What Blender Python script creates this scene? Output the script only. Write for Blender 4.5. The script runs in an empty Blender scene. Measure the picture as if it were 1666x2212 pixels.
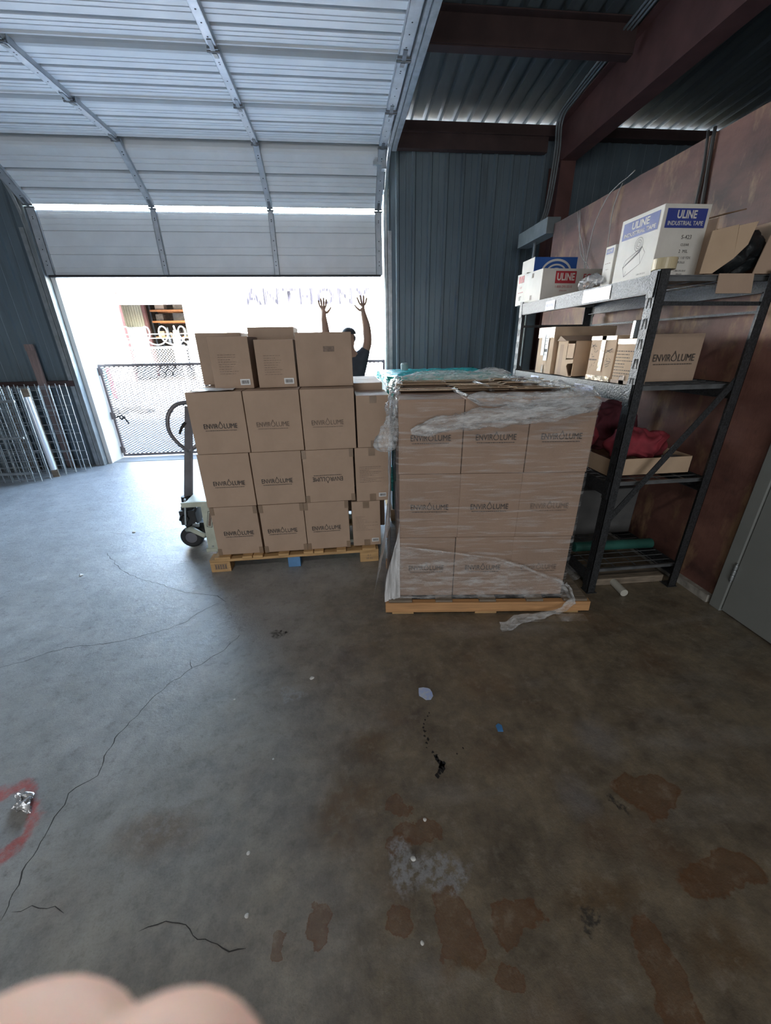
import bpy, bmesh, math, random
from mathutils import Vector, Matrix, Euler, noise

random.seed(7)
noise.seed_set(5)
R = math.radians
S = bpy.context.scene
C = S.collection

# ------------------------------------------------------------------ camera
cam_d = bpy.data.cameras.new('camera')
cam = bpy.data.objects.new('camera', cam_d)
C.objects.link(cam)
yaw, pitch, roll = R(5.8309), R(23.4765), R(1.0314)
fw = Vector((math.sin(yaw)*math.cos(pitch), math.cos(yaw)*math.cos(pitch), -math.sin(pitch)))
r0 = Vector((math.cos(yaw), -math.sin(yaw), 0))
d0 = fw.cross(r0)
rt = math.cos(roll)*r0 + math.sin(roll)*d0
dn = -math.sin(roll)*r0 + math.cos(roll)*d0
M = Matrix((rt, -dn, -fw)).transposed().to_4x4()
M.translation = Vector((0, 0, 1.5))
cam.matrix_world = M
cam_d.sensor_fit = 'VERTICAL'
cam_d.sensor_height = 36
cam_d.lens = 832.26/2212*36
cam_d.clip_start = 0.01
cam_d.clip_end = 200
cam_d.dof.use_dof = True
cam_d.dof.focus_distance = 3.0
cam_d.dof.aperture_fstop = 11
S.camera = cam

# ------------------------------------------------------------------ light
S.view_settings.view_transform = 'Standard'
S.view_settings.look = 'None'
S.view_settings.gamma = 1
S.view_settings.use_curve_mapping = False
S.view_settings.exposure = 1.35
S.cycles.use_denoising = True
S.cycles.denoising_prefilter = 'NONE'

W = bpy.data.worlds.new('World')
S.world = W
W.use_nodes = True
nt = W.node_tree
nt.nodes.clear()
sky = nt.nodes.new('ShaderNodeTexSky')
sky.sky_type = 'NISHITA'
sky.sun_disc = False
sky.sun_elevation = R(46)
sky.sun_rotation = R(195)
sky.air_density = 1.6
sky.dust_density = 1.5
bg = nt.nodes.new('ShaderNodeBackground')
bg.inputs[1].default_value = 2.9
wo = nt.nodes.new('ShaderNodeOutputWorld')
nt.links.new(sky.outputs[0], bg.inputs[0])
nt.links.new(bg.outputs[0], wo.inputs[0])

def add_light(name, typ, loc, direction, energy, color, **kw):
    l = bpy.data.lights.new(name, typ)
    l.energy = energy
    l.color = color
    for k, v in kw.items():
        setattr(l, k, v)
    o = bpy.data.objects.new(name, l)
    o.location = loc
    o.rotation_euler = Vector(direction).to_track_quat('-Z', 'Y').to_euler()
    C.objects.link(o)
    return o

add_light('sun', 'SUN', (0, -10, 20), (0.22, 1.0, -1.03), 28.0, (1.0, 0.95, 0.88), angle=R(0.6))
pl = add_light('doorway_portal', 'AREA', (-1.38, 6.02, 1.55), (0, -1, 0), 10, (1, 1, 1), shape='RECTANGLE', size=3.95, size_y=3.1)
pl.data.cycles.is_portal = True
# unseen fill light added behind the photographer, in front of the closed rear wall
add_light('rear_fill', 'AREA', (-1.6, -6.8, 1.7), (0.10, 1, 0.0), 92, (0.95, 0.98, 1.0), shape='RECTANGLE', size=4.0, size_y=3.0)
# unseen overhead fill added to brighten the near floor and the fingers
add_light('overhead_fill', 'AREA', (-1.2, -1.4, 4.15), (0.02, 0.20, -1), 17, (1.0, 0.95, 0.86), shape='RECTANGLE', size=1.2, size_y=0.3)

# ------------------------------------------------------------------ materials
def mat(name):
    m = bpy.data.materials.new(name)
    m.use_nodes = True
    b = m.node_tree.nodes['Principled BSDF']
    return m, m.node_tree, b

def N(t, typ, **kw):
    n = t.nodes.new(typ)
    for k, v in kw.items():
        if k.startswith('i_'):
            key = k[2:]
            n.inputs[int(key) if key.isdigit() else key.replace('_', ' ')].default_value = v
        else:
            setattr(n, k, v)
    return n

def col4(c):
    return (c[0], c[1], c[2], 1)

def ramp(t, fac, stops):
    r = t.nodes.new('ShaderNodeValToRGB')
    e = r.color_ramp.elements
    while len(e) < len(stops):
        e.new(0.5)
    for k, (p, c) in enumerate(stops):
        e[k].position = p
        e[k].color = col4(c) if len(c) == 3 else c
    t.links.new(fac, r.inputs[0])
    return r

def mix(t, fac, a, b, bt='MIX'):
    m = t.nodes.new('ShaderNodeMix')
    m.data_type = 'RGBA'
    m.blend_type = bt
    for sock, v in ((m.inputs[0], fac), (m.inputs[6], a), (m.inputs[7], b)):
        if hasattr(v, 'links'):
            t.links.new(v, sock)
        elif isinstance(v, (int, float)):
            sock.default_value = v
        else:
            sock.default_value = col4(v)
    return m.outputs[2]

def mth(t, op, a, b=None, c=None, clamp=False):
    m = t.nodes.new('ShaderNodeMath')
    m.operation = op
    m.use_clamp = clamp
    for k, v in enumerate((a, b, c)):
        if v is None:
            continue
        if hasattr(v, 'links'):
            t.links.new(v, m.inputs[k])
        else:
            m.inputs[k].default_value = v
    return m.outputs[0]

def noise_tex(t, scale, detail=6, rough=0.55, vec=None, stretch=None, coord='Object'):
    tc = t.nodes.new('ShaderNodeTexCoord')
    src = vec if vec is not None else tc.outputs[coord]
    if stretch:
        mp = t.nodes.new('ShaderNodeMapping')
        mp.inputs['Scale'].default_value = stretch
        t.links.new(src, mp.inputs[0])
        src = mp.outputs[0]
    n = t.nodes.new('ShaderNodeTexNoise')
    n.inputs['Scale'].default_value = scale
    n.inputs['Detail'].default_value = detail
    n.inputs['Roughness'].default_value = rough
    t.links.new(src, n.inputs['Vector'])
    return n.outputs[0]

def bump(t, b, h, strength, dist=0.01):
    n = t.nodes.new('ShaderNodeBump')
    n.inputs['Strength'].default_value = strength
    n.inputs['Distance'].default_value = dist
    t.links.new(h, n.inputs['Height'])
    t.links.new(n.outputs[0], b.inputs['Normal'])

def simple(name, c, rough=0.6, metal=0.0, var=0.12, scale=8, bmp=0.0, spec=0.5, stretch=None, c2=None, lo=.35, hi=.7):
    m, t, b = mat(name)
    nz = noise_tex(t, scale, stretch=stretch)
    dark = tuple(x*(1-var) for x in c) if c2 is None else c2
    lite = tuple(min(1, x*(1+var)) for x in c)
    r = ramp(t, nz, [(lo, dark), (hi, lite)])
    t.links.new(r.outputs[0], b.inputs['Base Color'])
    b.inputs['Roughness'].default_value = rough
    b.inputs['Metallic'].default_value = metal
    b.inputs['Specular IOR Level'].default_value = spec
    if bmp:
        bump(t, b, nz, bmp)
    return m

def cardboard(name, c, var=0.10):
    m, t, b = mat(name)
    nz = noise_tex(t, 5, 5)
    fl = noise_tex(t, 3, 3, stretch=(60, 60, 2))
    oi = t.nodes.new('ShaderNodeObjectInfo')
    base = ramp(t, nz, [(.3, tuple(x*(1-var) for x in c)), (.7, tuple(x*(1+var) for x in c))]).outputs[0]
    base = mix(t, mth(t, 'MULTIPLY', fl, 0.16), base, tuple(x*0.72 for x in c))
    base = mix(t, mth(t, 'MULTIPLY', oi.outputs['Random'], 0.22), base, (c[0]*1.22, c[1]*1.16, c[2]*1.1))
    t.links.new(base, b.inputs['Base Color'])
    b.inputs['Roughness'].default_value = 0.72
    b.inputs['Specular IOR Level'].default_value = 0.25
    bump(t, b, nz, 0.12)
    return m

MT = {}
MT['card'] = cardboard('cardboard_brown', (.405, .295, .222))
MT['card_wrapped_dim'] = cardboard('cardboard_under_film_dim', (.32, .225, .17))  # same cardboard darkened under the film; dimmer light put into the colour
MT['card_pale'] = cardboard('cardboard_pale', (.50, .37, .26))
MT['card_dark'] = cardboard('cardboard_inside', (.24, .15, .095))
MT['ink'] = simple('printing_ink', (.055, .05, .05), .7, var=.5, scale=60)
MT['ink_faint'] = simple('faint_printing_ink', (.20, .145, .115), .75, var=.3, scale=60)
MT['tape'] = simple('clear_brown_tape', (.24, .165, .11), .35, var=.15)
MT['white_card'] = simple('white_carton', (.62, .60, .56), .55, var=.06)
MT['red_ink'] = simple('red_print', (.42, .03, .045), .5, var=.08)
MT['blue_ink'] = simple('blue_print', (.035, .055, .26), .45, var=.1)
MT['blue_card'] = simple('blue_carton', (.02, .09, .33), .4, var=.1)
MT['label'] = simple('paper_label', (.72, .72, .72), .5, var=.04)
MT['lilac_label'] = simple('paper_label_cool', (.60, .62, .78), .5, var=.04)
MT['wood'] = simple('pallet_wood', (.50, .31, .14), .7, var=.22, scale=5, stretch=(1.2, 10, 14), bmp=.15)
MT['wood_orange'] = simple('new_pine', (.50, .27, .12), .6, var=.2, scale=4, stretch=(1.0, 14, 18), bmp=.12)
MT['wood_grey'] = simple('weathered_wood', (.20, .16, .12), .8, var=.35, scale=6, stretch=(1.5, 10, 10), bmp=.2)
MT['wood_pink'] = simple('pinkish_board', (.26, .19, .18), .7, var=.25, scale=5, stretch=(9, 9, 1))
MT['blue_paint'] = simple('blue_painted_block', (.10, .24, .46), .6, var=.2)
MT['steel'] = simple('galvanised_steel', (.42, .45, .47), .42, .7, var=.18, scale=14)
MT['steel_dark'] = simple('dull_steel', (.18, .19, .20), .5, .6, var=.25, scale=14)
MT['door_white'] = simple('door_sheet', (.68, .71, .735), .48, .0, var=.05, scale=4, spec=.4)
MT['door_strut'] = simple('door_strut_steel', (.44, .47, .50), .45, .3, var=.12, scale=14)
MT['red_oxide'] = simple('red_oxide_steel', (.120, .052, .047), .6, var=.2, scale=5)
MT['red_dark'] = simple('red_oxide_dull', (.058, .032, .030), .65, var=.2, scale=5)
MT['black_metal'] = simple('black_hammered_steel', (.060, .064, .070), .34, .55, var=.4, scale=120, bmp=.35)
MT['slot'] = simple('slot_black', (.006, .006, .007), .8, var=.1)
MT['black_rubber'] = simple('black_rubber', (.02, .02, .021), .6, var=.3)
MT['black_plastic'] = simple('black_plastic_bag', (.012, .015, .017), .32, var=.3, bmp=.3, scale=25)
MT['cream'] = simple('cream_green_paint', (.50, .53, .44), .5, var=.1, scale=10, c2=(.40, .42, .35))
MT['jack_grey'] = simple('jack_grey_steel', (.17, .165, .18), .4, .4, var=.25)
MT['grey_door'] = simple('grey_door_paint', (.215, .225, .215), .5, var=.05, scale=3)
MT['grey_box'] = simple('grey_conduit_box', (.20, .22, .23), .55, .2, var=.15)
MT['panel_pale'] = simple('pale_panel_paint', (.30, .36, .38), .5, var=.12, scale=4)
MT['cable'] = simple('dark_cable', (.05, .05, .05), .6, var=.2)
MT['white_cable'] = simple('white_cable', (.40, .38, .36), .5, var=.1)
MT['pvc'] = simple('pvc_pipe', (.50, .49, .44), .45, var=.1)
MT['tape_gloss'] = simple('glossy_clear_tape', (.44, .36, .26), .16, .15, var=.45, scale=30, bmp=.5)
MT['sleeve'] = simple('clear_label_sleeve', (.42, .42, .44), .16, .2, var=.5, scale=25, bmp=.3)
MT['silver'] = simple('silver_can', (.62, .63, .64), .25, .9, var=.1)
MT['red_cloth'] = simple('red_fabric', (.25, .028, .042), .85, var=.25, scale=12)
MT['maroon_cloth'] = simple('maroon_fabric', (.10, .018, .028), .9, var=.3, scale=12)
MT['grey_panel'] = simple('dark_grey_board', (.085, .085, .085), .7, var=.15)
MT['teal_film'] = simple('teal_stretch_film', (.035, .40, .38), .18, var=.45, scale=16, stretch=(1, 6, 6), bmp=.5)
MT['teal_dark'] = simple('teal_tinted_cartons', (.020, .085, .070), .35, var=.3, scale=5)
MT['shade_white'] = simple('white_enamel', (.70, .74, .80), .2, .3, var=.04)
MT['masonry'] = simple('curb_concrete', (.30, .28, .25), .85, var=.3, scale=18, bmp=.3)
MT['amber_tape'] = simple('beige_tape_roll', (.52, .44, .28), .35, var=.08)
MT['foil'] = simple('crumpled_foil', (.65, .66, .68), .25, .6, var=.2, scale=40, bmp=.6)
MT['white_bit'] = simple('white_plaster_bit', (.62, .62, .60), .7, var=.1)
MT['blue_scrap'] = simple('blue_paper', (.25, .35, .62), .5, var=.35, scale=60, c2=(.55, .6, .7))
MT['blue_chip'] = simple('blue_chip', (.06, .22, .50), .5, var=.2)
MT['skin_far'] = simple('skin_person', (.30, .18, .13), .6, var=.1)
MT['shirt'] = simple('dark_shirt', (.045, .05, .065), .85, var=.2)
MT['trousers'] = simple('dark_trousers', (.035, .038, .05), .85, var=.2)
MT['cap'] = simple('dark_cap', (.05, .05, .055), .85, var=.2)
MT['facade'] = simple('white_facade', (.78, .77, .74), .7, var=.03)
MT['asphalt'] = simple('yard_concrete', (.26, .26, .26), .85, var=.1, scale=1.5)
MT['fence_wire'] = simple('fence_wire_bright', (.72, .72, .70), .5, .2, var=.05)
MT['sign_ink'] = simple('sign_letter_paint', (.026, .024, .032), .9, var=.2, c2=(.008, .008, .011), scale=5, stretch=(3.2, .1, .1), spec=.1, lo=.48, hi=.52)
MT['gate_steel'] = simple('gate_steel', (.20, .17, .17), .55, .4, var=.2)
MT['gate_mesh'] = simple('gate_mesh_steel', (.045, .045, .05), .7, .0, var=.2)
MT['jamb_white'] = simple('jamb_white_paint', (.72, .72, .70), .55, var=.06, scale=5)
MT['orange_beam'] = simple('orange_rack_beam', (.50, .20, .07), .6, var=.2)
MT['beige_curtain'] = simple('beige_curtain', (.30, .27, .20), .8, var=.2, stretch=(12, 12, 1))
MT['white_corr'] = simple('white_corrugated', (.45, .45, .44), .6, var=.1)
MT['room_dark'] = simple('dim_room', (.15, .12, .095), .8, var=.3)
MT['machine'] = simple('dark_machine', (.045, .045, .05), .5, var=.4)
MT['drum_blue'] = simple('blue_drum', (.02, .16, .55), .4, var=.1)
MT['drum_cyan'] = simple('cyan_drum', (.03, .42, .55), .4, var=.1)
MT['drum_red'] = simple('red_drum', (.50, .05, .10), .4, var=.1)
MT['pebble_dark'] = simple('grey_rubble', (.12, .12, .12), .9, var=.2)

def skin_near():
    m, t, b = mat('skin_near')
    nz = noise_tex(t, 40, 3)
    r = ramp(t, nz, [(.3, (.82, .53, .43)), (.7, (.88, .60, .49))])
    t.links.new(r.outputs[0], b.inputs['Base Color'])
    b.inputs['Roughness'].default_value = .55
    b.inputs['Subsurface Weight'].default_value = .15
    b.inputs['Subsurface Scale'].default_value = .004
    return m
MT['skin_near'] = skin_near()

def corrugated_paint():
    m, t, b = mat('corrugated_paint_hazed')
    nz = noise_tex(t, 1.3, 6, stretch=(1, 1, .35))
    st = noise_tex(t, 2.2, 5, stretch=(6, 6, .5))
    base = ramp(t, nz, [(.32, (.108, .143, .172)), (.68, (.172, .222, .258))]).outputs[0]  # grey-blue paint pushed bluer so the hazy veil sits in the colour
    base = mix(t, mth(t, 'MULTIPLY', ramp(t, st, [(.56, (0, 0, 0)), (.72, (1, 1, 1))]).outputs[0], .4), base, (.06, .065, .07))
    t.links.new(base, b.inputs['Base Color'])
    b.inputs['Roughness'].default_value = .5
    b.inputs['Metallic'].default_value = .15
    return m
MT['corr'] = corrugated_paint()
MT['roof'] = simple('roof_sheet', (.105, .12, .125), .5, .25, var=.2, scale=2, stretch=(3, .5, 1))

def partition_mat():
    m, t, b = mat('painted_board_wall')
    a = noise_tex(t, 1.6, 7, .62, stretch=(1, .7, 1.4))
    d = noise_tex(t, 3.2, 7, .65, stretch=(1, 1.2, .5))
    e = noise_tex(t, 14, 5)
    base = ramp(t, a, [(.36, (.055, .028, .025)), (.50, (.135, .060, .048)), (.66, (.215, .102, .078))]).outputs[0]
    peel = ramp(t, d, [(.52, (0, 0, 0)), (.62, (1, 1, 1))]).outputs[0]
    base = mix(t, mth(t, 'MULTIPLY', peel, .75), base, (.30, .185, .105))
    dk = ramp(t, e, [(.62, (0, 0, 0)), (.75, (1, 1, 1))]).outputs[0]
    base = mix(t, mth(t, 'MULTIPLY', dk, .5), base, (.055, .035, .032))
    t.links.new(base, b.inputs['Base Color'])
    b.inputs['Roughness'].default_value = .6
    bump(t, b, d, .35, .02)
    return m
MT['partition'] = partition_mat()

STAINS = [('rust', 0.073, 0.54, 0.045, 0.043), ('rust', 1.022, 0.766, 0.099, 0.07), ('rust', 0.168, 0.74, 0.074, 0.037), ('rust', 0.11, 0.697, 0.042, 0.03), ('rust', 0.102, 0.825, 0.029, 0.037), ('rust', 0.227, 0.522, 0.045, 0.092), ('rust', 0.403, 0.502, 0.081, 0.042), ('rust2', 0.67, 0.516, 0.175, 0.058), ('rust', 0.734, 0.37, 0.054, 0.092), ('rust', 0.331, 0.404, 0.041, 0.03), ('rust2', 0.24, 0.435, 0.073, 0.022), ('grey', 0.11, 0.658, 0.049, 0.059), ('grey', 0.23, 0.63, 0.089, 0.058), ('rust', -0.164, 0.567, 0.029, 0.047), ('rust', -0.261, 0.523, 0.015, 0.025), ('rust2', 0.01, 1.069, 0.114, 0.089), ('rust', 1.065, 0.524, 0.133, 0.057), ('grey2', 0.965, 0.994, 0.104, 0.119), ('grey2', 0.755, 0.778, 0.074, 0.075), ('dark', -0.446, 1.792, 0.053, 0.032), ('rust2', -0.052, 0.882, 0.151, 0.094), ('dark', 0.878, 0.733, 0.019, 0.033), ('grey', -0.316, 1.361, 0.057, 0.048), ('dark', 0.614, 0.473, 0.026, 0.032), ('rust2', 0.924, 0.382, 0.123, 0.066), ('rust2', -0.117, 0.801, 0.095, 0.098), ('rust2', -0.692, 0.841, 0.173, 0.092)]

def floor_mat():
    m, t, b = mat('stained_concrete')
    tc = t.nodes.new('ShaderNodeTexCoord')
    P = tc.outputs['Object']
    sep = t.nodes.new('ShaderNodeSeparateXYZ')
    t.links.new(P, sep.inputs[0])
    big = noise_tex(t, .9, 6, .6, vec=P)
    mid = noise_tex(t, 5.5, 12, .74, vec=P)
    fine = noise_tex(t, 42, 6, .7, vec=P)
    grain = noise_tex(t, 160, 3, .6, vec=P)
    swirl = noise_tex(t, 2.1, 6, .6, vec=P, stretch=(.5, 1.6, 1))
    grey = ramp(t, mid, [(.32, (.20, .20, .195)), (.66, (.34, .335, .325))]).outputs[0]
    brown = ramp(t, mid, [(.32, (.085, .068, .050)), (.48, (.155, .128, .092)), (.66, (.235, .192, .13))]).outputs[0]
    # oil-browned area lies to the right and near the photographer; clean cement by the doorway
    g = mth(t, 'ADD', mth(t, 'MULTIPLY', sep.outputs[0], .85), mth(t, 'MULTIPLY', sep.outputs[1], -.28))
    g = mth(t, 'ADD', g, mth(t, 'MULTIPLY', mth(t, 'SUBTRACT', big, .5), 1.9))
    g = mth(t, 'ADD', g, 1.12)
    gm = ramp(t, mth(t, 'MULTIPLY', g, .9), [(.05, (0, 0, 0)), (.85, (1, 1, 1))]).outputs[0]
    base = mix(t, gm, grey, brown)
    base = mix(t, mth(t, 'MULTIPLY', ramp(t, swirl, [(.54, (0, 0, 0)), (.68, (1, 1, 1))]).outputs[0], .30), base, (.36, .355, .34))
    # rusty veil on the browned area
    ru = mth(t, 'MULTIPLY', ramp(t, noise_tex(t, 2.4, 7, .65, vec=P), [(.52, (0, 0, 0)), (.68, (1, 1, 1))]).outputs[0], gm)
    base = mix(t, mth(t, 'MULTIPLY', ru, .55), base, (.145, .082, .042))
    wn = t.nodes.new('ShaderNodeTexNoise')
    wn.inputs['Scale'].default_value = 8
    wn.inputs['Detail'].default_value = 6
    wn.inputs['Roughness'].default_value = .6
    t.links.new(P, wn.inputs['Vector'])
    wv = t.nodes.new('ShaderNodeVectorMath'); wv.operation = 'SUBTRACT'
    t.links.new(wn.outputs['Color'], wv.inputs[0]); wv.inputs[1].default_value = (.5, .5, .5)
    ws = t.nodes.new('ShaderNodeVectorMath'); ws.operation = 'SCALE'
    t.links.new(wv.outputs[0], ws.inputs[0]); ws.inputs['Scale'].default_value = .16
    wp = t.nodes.new('ShaderNodeVectorMath'); wp.operation = 'ADD'
    t.links.new(P, wp.inputs[0]); t.links.new(ws.outputs[0], wp.inputs[1])
    KC = {'rust': ((.135, .062, .024), .85), 'rust2': ((.13, .078, .034), .65), 'grey': ((.30, .31, .32), .8), 'grey2': ((.19, .19, .20), .5), 'dark': ((.03, .03, .03), .85)}
    brk = ramp(t, noise_tex(t, 24, 6, .65, vec=P), [(.34, (.35,)*3), (.52, (1,)*3)]).outputs[0]
    for k, x, y, rx, ry in STAINS:
        mp = t.nodes.new('ShaderNodeVectorMath'); mp.operation = 'SUBTRACT'
        t.links.new(wp.outputs[0], mp.inputs[0]); mp.inputs[1].default_value = (x, y, 0)
        dv = t.nodes.new('ShaderNodeVectorMath'); dv.operation = 'DIVIDE'
        t.links.new(mp.outputs[0], dv.inputs[0]); dv.inputs[1].default_value = (rx*1.1, ry*1.1, 1)
        ln = t.nodes.new('ShaderNodeVectorMath'); ln.operation = 'LENGTH'
        t.links.new(dv.outputs[0], ln.inputs[0])
        c, s = KC[k]
        if k == 'rust2': s = mth(t, 'MULTIPLY', brk, s)
        if k == 'rust':   # ring-edged drip stain
            mk = ramp(t, ln.outputs['Value'], [(0, (.62,)*3), (.80, (.72,)*3), (.93, (1,)*3), (1.0, (0,)*3)]).outputs[0]
        elif k in ('rust2', 'grey2'):
            mk = ramp(t, ln.outputs['Value'], [(.3, (1,)*3), (1.0, (0,)*3)]).outputs[0]
        else:
            mk = ramp(t, ln.outputs['Value'], [(.75, (1,)*3), (.98, (0,)*3)]).outputs[0]
            mk = mth(t, 'MULTIPLY', mk, ramp(t, fine, [(.42, (0,)*3), (.55, (1,)*3)]).outputs[0])
        base = mix(t, mth(t, 'MULTIPLY', mk, s), base, c)
    # red spray-painted arc
    mp = t.nodes.new('ShaderNodeVectorMath'); mp.operation = 'SUBTRACT'
    t.links.new(wp.outputs[0], mp.inputs[0]); mp.inputs[1].default_value = (-1.31, .90, 0)
    ln = t.nodes.new('ShaderNodeVectorMath'); ln.operation = 'LENGTH'
    t.links.new(mp.outputs[0], ln.inputs[0])
    ring = ramp(t, ln.outputs['Value'], [(.128, (0,)*3), (.142, (1,)*3), (.165, (1,)*3), (.182, (0,)*3)]).outputs[0]
    ring = mth(t, 'MULTIPLY', ring, ramp(t, fine, [(.3, (.3,)*3), (.55, (1,)*3)]).outputs[0])
    base = mix(t, mth(t, 'MULTIPLY', ring, .75), base, (.42, .055, .045))
    # pits and grain
    spk = noise_tex(t, 19, 8, .72, vec=P)
    base = mix(t, mth(t, 'MULTIPLY', ramp(t, spk, [(.34, (1,)*3), (.47, (0,)*3)]).outputs[0], .38), base, (.075, .066, .052))
    base = mix(t, mth(t, 'MULTIPLY', ramp(t, spk, [(.53, (0,)*3), (.66, (1,)*3)]).outputs[0], .30), base, (.34, .315, .265))
    pit = ramp(t, fine, [(.28, (1,)*3), (.36, (0,)*3)]).outputs[0]
    base = mix(t, mth(t, 'MULTIPLY', pit, .55), base, (.06, .058, .055))
    base = mix(t, mth(t, 'MULTIPLY', ramp(t, grain, [(.35, (1,)*3), (.5, (0,)*3)]).outputs[0], .18), base, (.07, .065, .06))
    t.links.new(base, b.inputs['Base Color'])
    ro = ramp(t, mid, [(.3, (.34,)*3), (.7, (.56,)*3)]).outputs[0]
    t.links.new(ro, b.inputs['Roughness'])
    b.inputs['Specular IOR Level'].default_value = .55
    h = mth(t, 'ADD', mth(t, 'MULTIPLY', fine, .5), mid)
    h = mth(t, 'ADD', h, mth(t, 'MULTIPLY', grain, .15))
    bump(t, b, h, .22, .02)
    return m
MT['floor'] = floor_mat()
MT['crack'] = simple('floor_crack', (.035, .033, .031), .9, var=.2)
MT['tar'] = simple('tar_spots', (.012, .012, .013), .5, var=.2)

def film_mat(name, base, amp, c=(.80, .82, .84), stretch=(6, 6, 40), rough=.22, lo=.45, hi=.68, bstr=.6):
    m, t, b = mat(name)
    nz = noise_tex(t, 1.6, 8, .62, stretch=stretch)
    b.inputs['Base Color'].default_value = col4(c)
    b.inputs['Roughness'].default_value = rough
    b.inputs['Specular IOR Level'].default_value = .6
    bump(t, b, nz, bstr, .01)
    tr = t.nodes.new('ShaderNodeBsdfTransparent')
    mx = t.nodes.new('ShaderNodeMixShader')
    f = ramp(t, nz, [(lo, (base,)*3), (hi, (base+amp,)*3)]).outputs[0]
    t.links.new(f, mx.inputs[0])
    t.links.new(tr.outputs[0], mx.inputs[1])
    t.links.new(b.outputs[0], mx.inputs[2])
    t.links.new(mx.outputs[0], t.nodes['Material Output'].inputs[0])
    return m
MT['film'] = film_mat('stretch_film', .02, .30, stretch=(2.5, 2.5, 34), lo=.50, hi=.72)
MT['film_side_sheen'] = film_mat('stretch_film_painted_sheen', .42, .52, c=(.90, .92, .95), stretch=(26, 26, 2.2), rough=.16, lo=.38, hi=.62)  # whiter, denser film; the bluish reflection is put into its colour
MT['film_bunch'] = film_mat('stretch_film_bunched', .10, .50, stretch=(5, 26, 26), rough=.14, lo=.40, hi=.66, bstr=.8)
MT['film_bunch_y'] = film_mat('stretch_film_bunched_side', .10, .50, stretch=(26, 5, 26), rough=.14, lo=.40, hi=.66, bstr=.8)
MT['film_loose'] = film_mat('stretch_film_loose', .06, .42, stretch=(5, 5, 16), lo=.46, hi=.70)
MT['film_bag'] = film_mat('clear_bag_film', .25, .5, stretch=(20, 20, 20), lo=.35, hi=.6)

# ------------------------------------------------------------------ mesh helpers
def link(name, bm, m, parent=None, loc=(0, 0, 0), rotz=0, smooth=False, bevel=0, segs=2, angle=30):
    me = bpy.data.meshes.new(name)
    bmesh.ops.recalc_face_normals(bm, faces=bm.faces[:])
    bm.to_mesh(me)
    bm.free()
    if m is not None:
        me.materials.append(MT[m] if isinstance(m, str) else m)
    if smooth:
        for p in me.polygons:
            p.use_smooth = True
    o = bpy.data.objects.new(name, me)
    o.location = loc
    o.rotation_euler = (0, 0, rotz)
    C.objects.link(o)
    if parent is not None:
        o.parent = parent
    if bevel:
        bv = o.modifiers.new('bevel', 'BEVEL')
        bv.width = bevel
        bv.segments = segs
        bv.limit_method = 'ANGLE'
        bv.angle_limit = R(angle)
    return o

def tag(o, label=None, cat=None, group=None, kind=None):
    if label: o['label'] = label
    if cat: o['category'] = cat
    if group: o['group'] = group
    if kind: o['kind'] = kind
    return o

def thing(name, label, cat, loc=(0, 0, 0), rotz=0, group=None, kind=None):
    o = bpy.data.objects.new(name, None)
    o.empty_display_size = .1
    C.objects.link(o)
    o.location = loc
    o.rotation_euler = (0, 0, rotz)
    return tag(o, label, cat, group, kind)

def copy_tree(o, parent=None):
    c = o.copy()
    C.objects.link(c)
    if parent is not None:
        c.parent = parent
    for ch in list(o.children):
        copy_tree(ch, c)
    return c

def B():
    return bmesh.new()

def box(bm, x0, x1, y0, y1, z0, z1):
    v = [bm.verts.new(p) for p in ((x0, y0, z0), (x1, y0, z0), (x1, y1, z0), (x0, y1, z0), (x0, y0, z1), (x1, y0, z1), (x1, y1, z1), (x0, y1, z1))]
    for f in ((0, 3, 2, 1), (4, 5, 6, 7), (0, 1, 5, 4), (1, 2, 6, 5), (2, 3, 7, 6), (3, 0, 4, 7)):
        bm.faces.new([v[i] for i in f])
    return v

def bar(bm, a, b, w, h=None, up=(0, 0, 1)):
    """square bar from a to b"""
    h = w if h is None else h
    a, b = Vector(a), Vector(b)
    d = (b-a).normalized()
    u = Vector(up)
    if abs(d.dot(u)) > .95:
        u = Vector((0, 1, 0))
    s = d.cross(u).normalized()
    u = s.cross(d).normalized()
    vs = []
    for p in (a, b):
        for i, j in ((-1, -1), (1, -1), (1, 1), (-1, 1)):
            vs.append(bm.verts.new(p + s*(i*w/2) + u*(j*h/2)))
    bm.faces.new(vs[3::-1])
    bm.faces.new(vs[4:])
    for k in range(4):
        bm.faces.new((vs[k], vs[(k+1) % 4], vs[4+(k+1) % 4], vs[4+k]))

def tube(bm, pts, r, n=8, caps=True):
    pts = [Vector(p) for p in pts]
    rings = []
    prev = None
    for k, p in enumerate(pts):
        if k == 0: d = pts[1]-p
        elif k == len(pts)-1: d = p-pts[k-1]
        else: d = (pts[k+1]-p).normalized()+(p-pts[k-1]).normalized()
        d.normalize()
        if prev is None:
            u = Vector((0, 0, 1)) if abs(d.z) < .9 else Vector((1, 0, 0))
        else:
            u = prev
        s = d.cross(u).normalized()
        u = s.cross(d).normalized()
        prev = u
        rr = r[k] if isinstance(r, (list, tuple)) else r
        rings.append([bm.verts.new(p + (s*math.cos(2*math.pi*i/n) + u*math.sin(2*math.pi*i/n))*rr) for i in range(n)])
    for a, b in zip(rings, rings[1:]):
        for i in range(n):
            bm.faces.new((a[i], a[(i+1) % n], b[(i+1) % n], b[i]))
    if caps:
        bm.faces.new(rings[0][::-1])
        bm.faces.new(rings[-1])

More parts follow.
